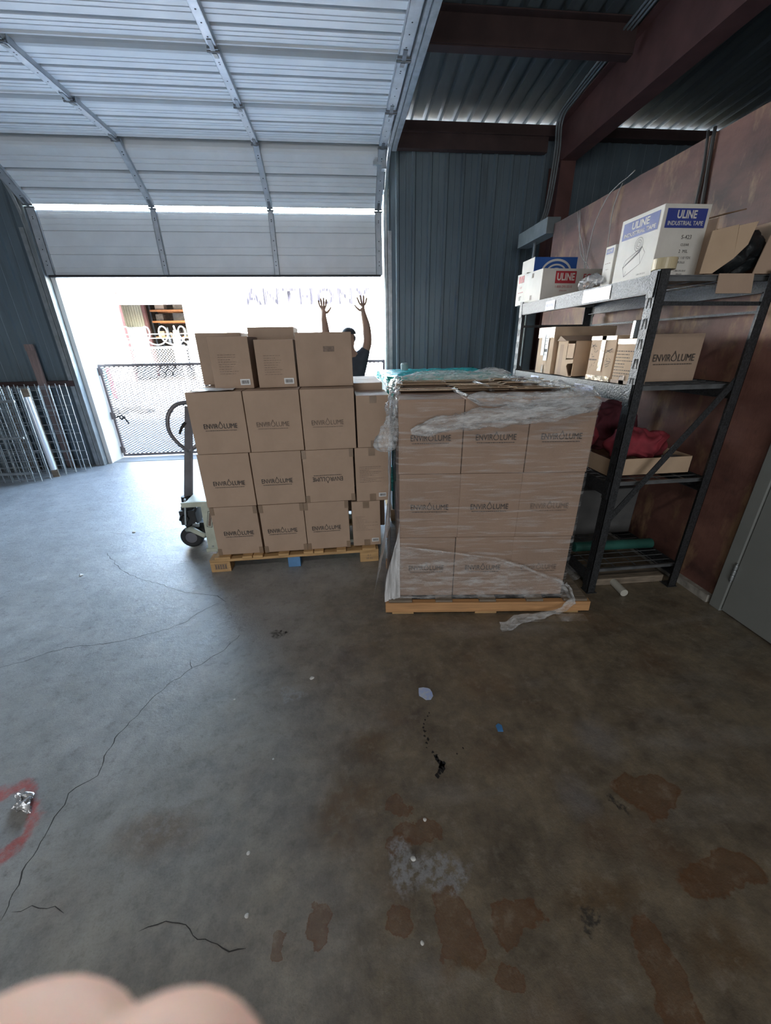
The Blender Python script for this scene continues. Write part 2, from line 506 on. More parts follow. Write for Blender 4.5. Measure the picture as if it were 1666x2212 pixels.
def prism(bm, poly, axis, a, b):
    def P(u, v, w):
        return {'x': (w, u, v), 'y': (u, w, v), 'z': (u, v, w)}[axis]
    va = [bm.verts.new(P(u, v, a)) for u, v in poly]
    vb = [bm.verts.new(P(u, v, b)) for u, v in poly]
    bm.faces.new(va)
    bm.faces.new(vb[::-1])
    n = len(poly)
    for k in range(n):
        bm.faces.new((va[k], vb[k], vb[(k+1) % n], va[(k+1) % n]))

def extrude_line(bm, pts, axis, a, b, cuts=1):
    """open profile (list of 2d) extruded along axis as a sheet"""
    def P(u, v, w):
        return {'x': (w, u, v), 'y': (u, w, v), 'z': (u, v, w)}[axis]
    cols = []
    for k in range(cuts+1):
        w = a+(b-a)*k/cuts
        cols.append([bm.verts.new(P(u, v, w)) for u, v in pts])
    for ca, cb in zip(cols, cols[1:]):
        for k in range(len(pts)-1):
            bm.faces.new((ca[k], cb[k], cb[k+1], ca[k+1]))

def lathe(bm, prof, n=24, axis='z', c=(0, 0, 0)):
    c = Vector(c)
    rings = []
    for r, h in prof:
        ring = []
        for i in range(n):
            a = 2*math.pi*i/n
            u, v = r*math.cos(a), r*math.sin(a)
            p = {'z': (u, v, h), 'y': (u, h, v), 'x': (h, u, v)}[axis]
            ring.append(bm.verts.new(c+Vector(p)))
        rings.append(ring)
    for a, b in zip(rings, rings[1:]):
        for i in range(n):
            bm.faces.new((a[i], a[(i+1) % n], b[(i+1) % n], b[i]))
    bm.faces.new(rings[0][::-1])
    bm.faces.new(rings[-1])

def add_text(bm, body, size, mtx, offset=0.0, align='CENTER', shear=0, spacing=1.0, width=None):
    cu = bpy.data.curves.new('txt', 'FONT')
    cu.body = body
    cu.size = size
    cu.align_x = align
    cu.align_y = 'CENTER'
    cu.offset = offset
    cu.shear = shear
    cu.space_character = spacing
    cu.resolution_u = 3
    ob = bpy.data.objects.new('txt', cu)
    C.objects.link(ob)
    dg = bpy.context.evaluated_depsgraph_get()
    me = bpy.data.meshes.new_from_object(ob.evaluated_get(dg))
    w = 1.0
    if width and len(me.vertices):
        xs = [v.co.x for v in me.vertices]
        w = width/(max(xs)-min(xs))
    me.transform(mtx @ Matrix.Diagonal((w, 1, 1, 1)))
    bm.from_mesh(me)
    bpy.data.objects.remove(ob)
    bpy.data.curves.remove(cu)
    bpy.data.meshes.remove(me)

def face_mtx(origin, xdir, ydir):
    x = Vector(xdir).normalized(); y = Vector(ydir).normalized()
    z = x.cross(y)
    m = Matrix((x, y, z)).transposed().to_4x4()
    m.translation = Vector(origin)
    return m

FRONT = lambda x, y, z: face_mtx((x, y, z), (1, 0, 0), (0, 0, 1))     # reads from -Y
LEFT = lambda x, y, z: face_mtx((x, y, z), (0, -1, 0), (0, 0, 1))     # reads from -X

def quad(bm, mtx, x0, x1, y0, y1):
    bm.faces.new([bm.verts.new(mtx @ Vector(p)) for p in ((x0, y0, 0), (x1, y0, 0), (x1, y1, 0), (x0, y1, 0))])

def crumple(bm, amp, scale, seed=0, amp2=None):
    for v in bm.verts:
        p = v.co*scale + Vector((seed*3.1, seed*1.7, seed))
        d = noise.noise_vector(p)*amp
        if amp2:
            d += noise.noise_vector(p*3.1)*amp2
        v.co += d

def carton_bm(w, d, h, bulge=.006, seed=0, n=6):
    """carton centred in x and y, base at z=0, front at y=-d/2; slightly bulged faces"""
    bm = B()
    box(bm, -w/2, w/2, -d/2, d/2, 0, h)
    bmesh.ops.subdivide_edges(bm, edges=bm.edges[:], cuts=n, use_grid_fill=True)
    for v in bm.verts:
        x, y, z = v.co
        fx, fy, fz = 1-(2*x/w)**2, 1-(2*y/d)**2, 1-(2*z/h-1)**2
        k = bulge*noise.noise(v.co*7+Vector((seed*5.3, seed, 0)))*2
        if abs(abs(y)-d/2) < 1e-6: v.co.y += math.copysign(1, y)*(bulge*.6*fx*fz+k*.4*fz*fx)
        if abs(abs(x)-w/2) < 1e-6: v.co.x += math.copysign(1, x)*(bulge*.5*fy*fz+k*.3*fz*fy)
        if abs(z-h) < 1e-6: v.co.z -= bulge*.4*fx*fy
    return bm

# ------------------------------------------------------------------ setting
# floor
bm = B()
box(bm, -9, 6, -7, 5.98, -.2, 0)
floor = tag(link('floor', bm, 'floor'), 'stained grey and brown concrete floor of the shed', 'floor', kind='structure')
CR = {'A': [(-1.96, 2.938), (-1.704, 2.645), (-1.519, 2.508), (-1.339, 2.414), (-1.125, 2.287), (-0.995, 2.254), (-0.895, 2.215), (-0.818, 2.144)],
'B': [(-1.943, 1.676), (-1.843, 1.716), (-1.741, 1.761), (-1.598, 1.828), (-1.387, 1.837), (-1.254, 1.865), (-1.098, 1.915), (-1.012, 1.965), (-0.963, 2.059), (-0.848, 2.148)],
'C': [(-0.657, 1.819), (-0.707, 1.715), (-0.8, 1.626), (-0.844, 1.584), (-0.932, 1.492), (-0.974, 1.391), (-1.033, 1.227), (-1.023, 1.072), (-1.087, 1.013), (-1.085, 0.822), (-1.074, 0.729), (-1.06, 0.701), (-1.066, 0.666)],
'D': [(-1.048, 0.684), (-0.998, 0.694), (-0.95, 0.678), (-0.892, 0.666)],
'E': [(-0.658, 0.6), (-0.589, 0.616), (-0.531, 0.595), (-0.484, 0.566), (-0.413, 0.536), (-0.35, 0.524)],
'F': [(-2.152, 3.344), (-1.889, 3.242), (-1.753, 3.287), (-1.553, 3.334)],
'G': [(-0.879, 1.652), (-0.837, 1.583)]}
for k, pts in CR.items():
    bm = B()
    dense = []
    for a, b in zip(pts, pts[1:]):
        a, b = Vector(a), Vector(b)
        n = max(2, int((b-a).length/.018))
        for i in range(n):
            dense.append(a.lerp(b, i/n))
    dense.append(Vector(pts[-1]))
    L = len(dense)
    prevp = None
    for i, p in enumerate(dense):
        q = dense[min(i+1, L-1)]-dense[max(i-1, 0)]
        q.normalize()
        nn = Vector((-q.y, q.x))
        j = noise.noise(Vector((p.x*22, p.y*22, 3)))*.014
        w = (.0010+.0020*abs(noise.noise(Vector((p.x*16, p.y*16, 9)))))*(1 if k in 'ABC' else .8)
        if i in (0, L-1): w *= .2
        c = p+nn*j
        cur = (bm.verts.new((c.x+nn.x*w, c.y+nn.y*w, .0006)), bm.verts.new((c.x-nn.x*w, c.y-nn.y*w, .0006)))
        if prevp:
            bm.faces.new((prevp[0], prevp[1], cur[1], cur[0]))
        prevp = cur
    link('floor_crack', bm, 'crack', floor)
# black tar trail
bm = B()
TP = [(0.299, 1.186, .4), (0.289, 1.17, .4), (0.274, 1.154, .5), (0.265, 1.135, .4), (0.26, 1.118, .5), (0.262, 1.10, .7), (0.258, 1.08, .6), (.268, 1.065, .6), (0.26, 1.049, .5), (0.276, 1.008, .5), (.284, .99, .9), (0.287, 0.978, 1.0), (.295, .966, 1.0), (0.301, 0.958, 1.3), (.298, .947, 1.3), (0.292, 0.937, 1.2), (.283, .926, 1.0), (0.273, 0.917, .9), (.255, 1.03, .3), (.40, 1.01, .5), (.37, .99, .3), (-.40, 1.80, .9), (-.43, 1.815, .7)]
for x, y, s in TP:
    n = 11
    bm.faces.new([bm.verts.new((x+.0085*s*(1+.5*random.uniform(-1, 1))*math.cos(6.283*i/n), y+.010*s*(1+.5*random.uniform(-1, 1))*math.sin(6.283*i/n), .0008)) for i in range(n)])
link('tar_trail', bm, 'tar', floor)

# far wall: corrugated sheets around the doorway
def wall_sheet(bm, x0, x1, z0, z1, y=5.75, pitch=.2, off=.0):
    pts = [(x0, y)]
    k = math.ceil((x0-off)/pitch)
    while off+k*pitch < x1-.05:
        c = off+k*pitch
        if c-.03 > x0:
            pts += [(c-.028, y), (c-.014, y-.022), (c+.014, y-.022), (c+.028, y)]
            pts += [(c+.094, y), (c+.100, y-.004), (c+.106, y)]
        k += 1
    pts = [p for p in pts if p[0] <= x1]
    pts.append((x1, y))
    extrude_line(bm, pts, 'z', z0, z1)
bm = B()
wall_sheet(bm, .72, 6.0, 0, 3.80)
wall_sheet(bm, -9.0, -3.44, 0, 3.80)
wall_sheet(bm, -3.44, .72, 3.25, 3.80)
wf = tag(link('wall_far', bm, 'corr'), 'blue-grey corrugated metal wall around the loading door', 'wall', kind='structure')
bm = B()     # outer skin thickness behind the sheet
box(bm, .66, 6.0, 5.80, 5.98, 0, 3.72)
box(bm, -9.0, -3.40, 5.80, 5.98, 0, 3.72)
box(bm, -3.40, .66, 5.80, 5.98, 3.22, 3.72)
link('wall_core', bm, 'corr', wf)
for nm, x0, x1, y0, y1, lb in (('wall_left', -9.2, -9.0, -7, 6, 'dark left end wall of the shed'), ('wall_right', 6.0, 6.2, -7, 6, 'dark far right wall behind the partition')):
    bm = B(); box(bm, x0, x1, y0, y1, 0, 5)
    tag(link(nm, bm, 'corr'), lb, 'wall', kind='structure')
bm = B()
box(bm, -9.2, 6.2, -7.2, -7, 0, 5)
tag(link('wall_back', bm, 'corr'), 'dark rear wall of the shed behind the photographer', 'wall', kind='structure')

# roof
RS = .0833
def roof_z(y): return 3.84+(5.75-y)*RS
bm = B()
pts = []
x = -9.0
off = .923 % .168
k = 0
pts.append((-9.0, 0))
c = -9.0+.1
c0 = .945
c = c0 - math.floor((c0+8.9)/.168)*.168
while c < 6.0:
    pts += [(c-.032, 0), (c-.020, .045), (c+.020, .045), (c+.032, 0)]
    c += .168
pts.append((6.0, 0))
ys = [6.0, 3.0, 0, -3.5, -7.0]
rows = [[bm.verts.new((px, y, roof_z(y)+dz)) for px, dz in pts] for y in ys]
for a, b in zip(rows, rows[1:]):
    for i in range(len(pts)-1):
        bm.faces.new((a[i], a[i+1], b[i+1], b[i]))
ceil = tag(link('ceiling', bm, 'roof'), 'dark ribbed metal roof sheeting on purlins', 'ceiling', kind='structure')
# purlins, eave strut, girt
def purlin(y, name, lb):
    bm = B()
    z = roof_z(y)
    yl = y
    prism(bm, [(y, z-.004), (y-.07, z+.002), (y-.07, z-.006), (y-.008, z-.012), (y-.008, z-.192), (y+.075, z-.198), (y+.075, z-.175), (y+.08, z-.175), (y+.08, z-.206), (y, z-.2)], 'x', -8.9, 2.66)
    return tag(link(name, bm, 'red_dark'), lb, 'beam', kind='structure')
for i, (y, lb) in enumerate(((4.36, 'dark red steel purlin nearest the door wall'), (2.86, 'dark red steel purlin over the stacked pallets'), (1.36, 'dark red steel purlin overhead in the middle'), (-.14, 'dark red steel purlin over the photographer'))):
    purlin(y, 'trim_%d' % (i+1), lb)
bm = B()
box(bm, -9, 6, 5.69, 5.735, 3.70, 3.826)
box(bm, -9, 6, 5.62, 5.69, 3.70, 3.712)
eave = tag(link('trim_5', bm, 'red_dark'), 'dark eave strut along the top of the door wall', 'beam', kind='structure')
bm = B()
box(bm, .75, 2.58, 5.64, 5.72, 3.56, 3.70)
tag(link('trim_6', bm, 'red_dark'), 'red oxide girt under the eave strut beside the door', 'beam', kind='structure')

# rigid frame: rafter and column
bm = B()
rf = [(5.72, roof_z(5.72)-.02), (-6.9, roof_z(-6.9)-.02), (-6.9, roof_z(-6.9)-.75), (5.60, 3.425)]
rf = [(5.72, 3.80), (-6.9, 4.85), (-6.9, 4.02), (3.2, 3.46), (5.60, 3.42), (5.72, 3.42)]
prism(bm, rf, 'x', 2.735, 2.747)
for (ya, za), (yb, zb) in (((5.60, 3.42), (3.2, 3.45)), ((3.2, 3.45), (-6.9, 3.85))):
    prism(bm, [(ya, za), (yb, zb), (yb, zb-.012), (ya, za-.012)], 'x', 2.66, 2.84)
prism(bm, [(5.72, 3.815), (-6.9, 4.86), (-6.9, 4.85), (5.72, 3.80)], 'x', 2.66, 2.84)
rafter = tag(link('rafter', bm, 'red_oxide'), 'red oxide steel rafter running overhead along the right side', 'beam', kind='structure')
bm = B()
box(bm, 2.66, 2.84, 5.42, 5.435, 0, 3.43)
box(bm, 2.735, 2.747, 5.435, 5.70, 0, 3.43)
box(bm, 2.66, 2.84, 5.70, 5.715, 0, 3.43)
tag(link('steel_column', bm, 'red_oxide'), 'red oxide steel column at the end of the rafter', 'column', kind='structure')

# partition on the right
bm = B()
prof_top = []
y = 4.45
while y > -7:
    prof_top.append((y, 2.575+.012*noise.noise(Vector((y*3, 0, 5)))+.006*noise.noise(Vector((y*13, 2, 5)))))
    y -= .12
poly = [(4.45, 0)] + prof_top + [(-7, 2.57), (-7, 0)]
prism(bm, poly, 'x', 2.2, 2.3)
part = tag(link('wall_right_partition', bm, 'partition'), 'brown-red painted board partition with peeling tan patches behind the rack', 'wall', kind='structure')
bm = B()
prism(bm, [(4.45, 0), (4.45, .05), (1.75, .05), (1.75, 0)], 'x', 2.165, 2.2)
for v in bm.verts: v.co.x += 0
bmesh.ops.subdivide_edges(bm, edges=bm.edges[:], cuts=6, use_grid_fill=True)
crumple(bm, .008, 14, 2)
tag(link('baseboard_right', bm, 'masonry'), 'rough pale concrete curb at the foot of the partition', 'baseboard', kind='structure')

# grey door in the partition
d2 = thing('door_2', 'plain grey steel door in the right partition with a pale frame', 'door', (2.2, 1.73, 0), 0, kind='structure')
bm = B()
box(bm, -.03, .02, -.07, 0, 0, 2.10)
box(bm, -.03, .02, -1.05, -.98, 0, 2.10)
box(bm, -.03, .02, -.98, -.07, 2.03, 2.10)
link('door_frame', bm, 'grey_door', d2, bevel=.004)
bm = B()
box(bm, -.022, .01, -.975, -.075, .012, 2.025)
link('door_leaf', bm, 'grey_door', d2, bevel=.003)
for z in (.22, 1.05, 1.8):
    bm = B()
    for k in range(3):
        lathe(bm, [(.007, z+k*.034), (.0085, z+k*.034+.003), (.0085, z+k*.034+.028), (.007, z+k*.034+.031)], 12, 'z', (-.034, -.073, 0))
    lathe(bm, [(.005, z-.012), (.004, z+.112)], 10, 'z', (-.034, -.073, 0))
    link('hinge', bm, 'steel', d2, smooth=False)
bm = B()
lathe(bm, [(.026, -.03), (.03, -.045), (.028, -.065), (.015, -.075)], 20, 'x', (0, -.90, 1.0))
lathe(bm, [(.03, -.022), (.03, -.028)], 20, 'x', (0, -.90, 1.0))
link('door_knob', bm, 'steel', d2, smooth=True)

# ------------------------------------------------------------------ overhead door
DX0, DX1 = -3.40, .60
door = thing('door_1', 'raised sectional overhead loading door with ribbed white-grey sections', 'door', (0, 0, 0), kind='structure')
HP = [(5.74, 2.32), (5.74, 3.005), (5.13, 3.405), (4.42, 3.385), (3.70, 3.362), (2.98, 3.34), (2.26, 3.318), (1.54, 3.30)]
def sec_profile(L, first):
    pr = [(0.0, -.035), (0.004, .006), (.012, .012), (.022, .010), (.03, 0)]
    def fine(h): return [(h-.004, 0), (h-.001, -.006), (h+.003, -.006), (h+.006, 0)]
    def thick(h): return [(h-.018, 0), (h-.016, -.045), (h+.012, -.045), (h+.018, 0)]
    for f, fn in ((.115, fine), (.175, fine), (.255, thick), (.375, fine), (.435, fine), (.53, thick), (.65, fine), (.715, fine)):
        pr += fn(f*L)
    pr += [(.82*L, 0), (.845*L, -.006), (.87*L, -.022), (.895*L, -.050), (.925*L, -.092), (.96*L, -.125), (.995*L, -.14)]
    return pr
def sec_profile_flat(L):
    pr = [(0.0, -.04), (0.0, 0.012), (.03, .012), (.034, 0)]
    def fine(h): return [(h-.004, 0), (h-.001, -.003), (h+.003, -.003), (h+.006, 0)]
    def thick(h): return [(h-.005, 0), (h-.002, -.012), (h+.003, -.012), (h+.006, 0)]
    for f, fn in ((.12, fine), (.31, thick), (.43, fine), (.65, thick), (.74, fine), (.82, fine), (.9, fine)):
        pr += fn(f*L)
    pr += [(L-.045, 0), (L-.045, -.04)]
    return pr
SX = [(-3.40, -3.31), (-2.075, -2.015), (-.752, -.692), (.52, .60)]
for i in range(len(HP)-1):
    a, b = Vector(HP[i]), Vector(HP[i+1])
    d = (b-a)
    L = d.length
    d.normalize()
    n = Vector((-d.y, d.x))
    pr = sec_profile_flat(L) if i == 0 else sec_profile(L, False)
    if i == 1:
        pr = [(h, o) for h, o in pr if h > .02]
        pr = [(.028, -.03)] + pr
    bm = B()
    extrude_line(bm, [tuple(a+d*h+n*o) for h, o in pr], 'x', DX0, DX1, 4)
    ps = link('door_section', bm, 'door_white', door)
    # thin return sheet that gives the section depth
    def P2(h, o, x):
        q = a+d*h+n*o
        return (x, q.x, q.y)
    for j, (x0, x1) in enumerate(SX):
        bm = B()
        h0, h1 = (.0 if i == 0 else .045), L-.03
        dep = .038
        end = j in (0, 3)
        vs = []
        # channel shaped stile
        for (xx0, xx1, o0, o1) in ((x0, x1, dep-.003, dep), (x0, x0+.004, -.01, dep), (x1-.004, x1, -.01, dep)):
            corners = [P2(h0, o0, xx0), P2(h0, o0, xx1), P2(h0, o1, xx1), P2(h0, o1, xx0), P2(h1, o0, xx0), P2(h1, o0, xx1), P2(h1, o1, xx1), P2(h1, o1, xx0)]
            v = [bm.verts.new(c) for c in corners]
            for f in ((0, 3, 2, 1), (4, 5, 6, 7), (0, 1, 5, 4), (1, 2, 6, 5), (2, 3, 7, 6), (3, 0, 4, 7)):
                bm.faces.new([v[q] for q in f])
        st = link('door_stile', bm, 'door_strut', ps)
        bm = B()   # bolt holes of the stile
        xm = (x0+x1)/2
        for h in (.10, .14, .30*L+.05, .52*L, .8*L, L-.12):
            q = P2(h, dep+.0008, xm)
            m4 = face_mtx(q, (1, 0, 0), (0, d.x, d.y))
            bm.faces.new([bm.verts.new(m4 @ Vector((.006*math.cos(6.283*k/8), .006*math.sin(6.283*k/8), 0))) for k in range(8)])
        link('bolt_hole', bm, 'slot', ps)
        if i > 0:
            bm = B()
            for hh in (-.02, .02):
                bar(bm, P2(hh+.02, dep+.004, x0-.006), P2(hh+.02, dep+.004, x1+.006), .010, .014)
            tube(bm, [P2(.02, dep+.012, x0-.012), P2(.02, dep+.012, x1+.012)], .007, 8)
            bar(bm, P2(-.09, dep-.004, xm), P2(.0, dep+.012, xm), .030, .004, up=(0, n.x, n.y))
            bar(bm, P2(.03, dep+.012, xm), P2(.12, dep+.002, xm), .030, .004, up=(0, n.x, n.y))
            link('door_hinge', bm, 'steel_dark', ps)
    if i == 0:
        bm = B()
        box(bm, DX0+.02, DX1-.02, 5.70, 5.775, 2.30, 2.322)
        link('bottom_seal', bm, 'black_rubber', ps)
# pull bracket on the right stile
bm = B()
box(bm, .47, .61, 5.24, 5.28, 3.27, 3.30)
box(bm, .56, .61, 5.22, 5.30, 3.23, 3.33)
link('lock_bracket', bm, 'steel', door)

# tracks
def track(xc, side, name, label):
    t = thing(name, label, 'door track', (0, 0, 0))
    path = [(5.70, 0.0), (5.70, 1.4), (5.70, 2.78)]
    for k in range(1, 9):
        a = R(90*k/8)
        path.append((5.70-.62*(1-math.cos(a)), 2.80+.62*math.sin(a)))
    path += [(4.0, 3.40), (2.5, 3.355), (1.0, 3.31), (-.5, 3.265)]
    def sweep(prof, m, nm, pth):
        bm = B()
        rows = []
        for k, p in enumerate(pth):
            p = Vector(p)
            q = Vector(pth[min(k+1, len(pth)-1)])-Vector(pth[max(k-1, 0)])
            q.normalize()
            nn = Vector((-q.y, q.x))
            rows.append([bm.verts.new((xc+side*u, p.x+nn.x*w, p.y+nn.y*w)) for u, w in prof])
        for a, b in zip(rows, rows[1:]):
            for i in range(len(prof)):
                j = (i+1) % len(prof)
                bm.faces.new((a[i], a[j], b[j], b[i]))
        bm.faces.new(rows[0]); bm.faces.new(rows[-1][::-1])
        return link(nm, bm, m, t)
    # C-shaped roller channel, mouth toward the door
    cprof = [(0, -.030), (.028, -.030), (.034, -.024), (.034, .024), (.028, .030), (0, .030), (-.006, .024), (0, .026), (.026, .026), (.031, .022), (.031, -.022), (.026, -.026), (0, -.026), (-.006, -.024)]
    sweep(cprof, 'steel', 'roller_channel', path)
    aprof = [(.036, -.02), (.040, -.02), (.040, .028), (.085, .028), (.085, .032), (.036, .032)]
    sweep(aprof, 'steel', 'mounting_angle', path[:3])
    sweep([(.036, -.045), (.040, -.045), (.040, .036), (.085, .036), (.085, .040), (.036, .040)], 'steel', 'support_angle', path[9:])
    return t
track(.63, 1, 'door_track', 'galvanised curved door track at the right side of the doorway')
track(-3.43, -1, 'door_track', 'galvanised curved door track at the left side of the doorway')
# jamb linings
for x0, x1, m_, lb, nm in ((-3.40, -3.345, 'jamb_white', 'white painted jamb at the left of the doorway', 'trim_7'), (.655, .70, 'grey_box', 'grey steel jamb at the right of the doorway', 'trim_8')):
    bm = B(); box(bm, x0, x1, 5.76, 6.115, 0, 3.22)
    tag(link(nm, bm, m_, bevel=.004), lb, 'door jamb', kind='structure')
bm = B(); box(bm, -3.44, -3.40, 5.66, 5.80, 0, 3.22)
tag(link('trim_9', bm, 'grey_box', bevel=.004), 'grey angle post inside the left jamb', 'door jamb', kind='structure')
# threshold
bm = B(); box(bm, -3.4, .66, 5.80, 6.05, -.1, .004)
tag(link('trim_10', bm, 'asphalt'), 'bare concrete threshold strip in the doorway', 'threshold', kind='structure')

# ------------------------------------------------------------------ outside
bm = B(); box(bm, -40, 25, 5.98, 60, -.2, -.004)
tag(link('ground', bm, 'asphalt'), 'sunlit concrete yard outside the doorway', 'ground', kind='structure')
# building opposite
fac = thing('building', 'sunlit white building across the yard with a half-open bay', 'building', (0, 0, 0))
FX0, FX1, FZ0, FZ1 = -10.4, -7.45, 0, 3.46
def fac_sheet(bm, x0, x1, z0, z1, y=22.0, pitch=.10):
    pts = [(x0, y)]
    c = x0+pitch/2
    while c < x1-.04:
        pts += [(c-.03, y), (c-.015, y-.03), (c+.015, y-.03), (c+.03, y)]
        c += pitch
    pts.append((x1, y))
    extrude_line(bm, pts, 'z', z0, z1)
bm = B()
fac_sheet(bm, -26, FX0, 0, 6.2)
fac_sheet(bm, FX1, 16, 0, 6.2)
fac_sheet(bm, FX0, FX1, 3.95, 6.2)
link('wall', bm, 'facade', fac)
bm = B(); box(bm, FX0, FX1, 22.10, 22.16, FZ1, 3.97)
link('bay_door', bm, 'facade', fac)
bm = B(); box(bm, FX0-.02, FX0+.05, 21.94, 22.2, 0, 3.97); box(bm, FX0-.02, FX1, 21.965, 21.985, 3.955, 3.975)
link('bay_trim', bm, 'red_oxide', fac)
bm = B()
box(bm, -26, FX0-1.5, 22.3, 22.4, 0, 6.2)
box(bm, FX0-1.6, FX0-1.5, 22.3, 30, 0, 5); box(bm, FX1+1.5, FX1+1.6, 22.3, 30, 0, 5); box(bm, FX0-1.6, FX1+1.6, 30, 30.1, 0, 5); box(bm, FX0-1.6, FX1+1.6, 22.2, 30, 5, 5.1)
box(bm, FX0-1.6, FX1+1.6, 22.2, 30, -.1, 0)
link('bay_interior', bm, 'room_dark', fac)
bm = B()
for k in range(9):
    box(bm, -11.8+.13*k, -11.69+.13*k, 25.0-.012*(k % 2), 25.05, 2.62, 4.6)
link('curtain', bm, 'beige_curtain', fac)
bm = B()
for k in range(9):
    box(bm, -11.8+.13*k, -11.72+.13*k, 24.9, 24.95, 0, 2.62)
    box(bm, -11.72+.13*k, -11.67+.13*k, 24.93, 24.97, 0, 2.62)
link('corrugated_panel', bm, 'white_corr', fac)
bm = B(); box(bm, -10.60, -10.44, 24.9, 25.1, 0, 4.8)
link('column', bm, 'red_oxide', fac)
# sign letters on the ribs
bm = B()
add_text(bm, 'ANTHONY', .98, FRONT(-1.42, 21.962, 3.71), offset=.022, spacing=1.12, width=6.15)
link('lettering', bm, 'sign_ink', fac)
rk = thing('storage_rack', 'dark storage rack with orange beams inside the opposite bay', 'rack', (-10.7, 26.2, 0))
for x in (0, 2.6):
    for y in (0, .9):
        bm = B(); box(bm, x-.04, x+.04, y-.04, y+.04, 0, 4.6)
        link('post', bm, 'machine', rk)
for z in (2.15, 2.98, 3.55):
    bm = B(); box(bm, 0, 2.6, -.05, .0, z-.10, z); box(bm, 0, 2.6, .9, .95, z-.10, z); box(bm, 0, 2.6, 0, .9, z-.03, z-.01)
    link('beam', bm, 'orange_beam', rk)
k = 0
for z, items in ((2.15, ((.3, .35, .3, 'card_pale'), (.75, .3, .22, 'card_pale'), (1.1, .28, .34, 'white_card'), (1.9, .7, .45, 'machine'))), (2.98, ((.4, .4, .35, 'room_dark'), (1.6, .9, .4, 'machine'))), (3.55, ((.5, .5, .35, 'card'), (1.5, .5, .5, 'wood_grey')))):
    for x, w, h, m_ in items:
        bm = B(); box(bm, x-w/2, x+w/2, .1, .6, z, z+h)
        bmesh.ops.bevel(bm, geom=bm.edges[:], offset=.02, segments=1)
        lb = ['small tan carton at the left of the lowest orange beam', 'low tan carton in the middle of the lowest orange beam', 'white carton beside tan ones on the lowest orange beam', 'black unit at the right of the lowest orange beam', 'dim brown carton at the left of the middle orange beam', 'long black unit on the middle orange beam', 'brown carton on the top orange beam', 'grey wooden crate on the top orange beam'][k]
        tag(link('stored_carton', bm, m_, None, (-10.7, 26.2, 0)), lb, 'box', 'goods on the rack in the opposite bay')
        k += 1
bm = B()
box(bm, -9.3, -8.6, 24.6, 25.4, 0, 1.7); box(bm, -9.2, -8.75, 24.55, 24.9, 1.7, 2.25)
lathe(bm, [(.1, 1.7), (.12, 1.9), (.04, 2.6)], 12, 'z', (-9.5, 25, 0))
box(bm, -8.5, -8.3, 24.6, 25.0, 0, 1.9)
tag(link('machine', bm, 'machine', bevel=.03), 'dark workshop machine standing in the opposite bay', 'machine')

# perimeter fence with razor coil
fen = thing('fence', 'sunlit chain-link fence in the yard topped by a razor wire coil', 'fence', (0, 12, 0))
bm = B()
fx0, fx1, fz = -12.0, 3.0, 1.5
s = .075
n = int((fx1-fx0+fz)/s)
for k in range(n):
    x = fx0-fz+k*s
    a, b = max(x, fx0), min(x+fz, fx1)
    if b > a:
        bar(bm, (a, 0, a-x+.02), (b, 0, b-x+.02), .006)
        bar(bm, (a, .006, fz-(a-x)), (b, .006, fz-(b-x)), .006)
link('mesh', bm, 'fence_wire', fen)
bm = B()
for x in (-11.8, -9.3, -6.8, -4.35, -1.8, .7, 2.9):
    lathe(bm, [(.035, 0), (.035, 1.72), (.05, 1.73), (.03, 1.80)], 12, 'z', (x, .04, 0))
    bar(bm, (x, .04, 1.7), (x, -.12, 2.05), .03)
    link('post', bm, 'fence_wire', fen); bm = B()
bm.free()
bm = B(); tube(bm, [(fx0, 0, 1.53), (fx1, 0, 1.53)], .025, 8); tube(bm, [(fx0, 0, 1.76), (fx1, 0, 1.76)], .008, 6); tube(bm, [(fx0, 0, 1.86), (fx1, 0, 1.86)], .008, 6)
link('top_rail', bm, 'fence_wire', fen)
bm = B()
pts = []
rc = .225
nt_ = 30
for k in range(nt_*24+1):
    a = 2*math.pi*k/24
    x = fx0+.3+k/24*.46
    if x > fx1: break
    pts.append((x+.20*math.cos(a), .06*math.sin(a*.5), 1.82+rc*math.sin(a)))
tube(bm, pts, .014, 5)
link('razor_coil', bm, 'fence_wire', fen)

# blue / cyan / red drums by the fence
for nm, m_, x, y, h, r_, lb in (('drum', 'drum_blue', -7.86, 14.0, .98, .13, 'blue plastic drum standing outside behind the gate'), ('drum', 'drum_cyan', -7.62, 14.0, 1.02, .12, 'cyan plastic drum standing between the blue and red ones'), ('drum', 'drum_red', -7.44, 14.05, .95, .06, 'narrow red drum standing right of the cyan one')):
    bm = B()
    lathe(bm, [(r_*.9, .02), (r_, .05), (r_, .34), (r_*1.05, .36), (r_, .38), (r_, .70), (r_*1.05, .72), (r_, .74), (r_, h-.04), (r_*.9, h)], 20)
    o = tag(link(nm, bm, m_, None, (x, y, 0), smooth=True), lb, 'drum', 'drums outside the gate')
bm = B()
for k in range(16):
    x, y = random.uniform(-.9, .5), random.uniform(-.35, .35)
    box(bm, x-.12, x+.12, y-.05, y+.05, 0, random.uniform(.03, .12))
crumple(bm, .05, 5, 4)
for v in bm.verts: v.co.z = max(v.co.z, .004)
tag(link('rubble', bm, 'pebble_dark', None, (-5.5, 10.9, 0)), 'low strip of grey rubble on the yard behind the gate', 'rubble', kind='stuff')

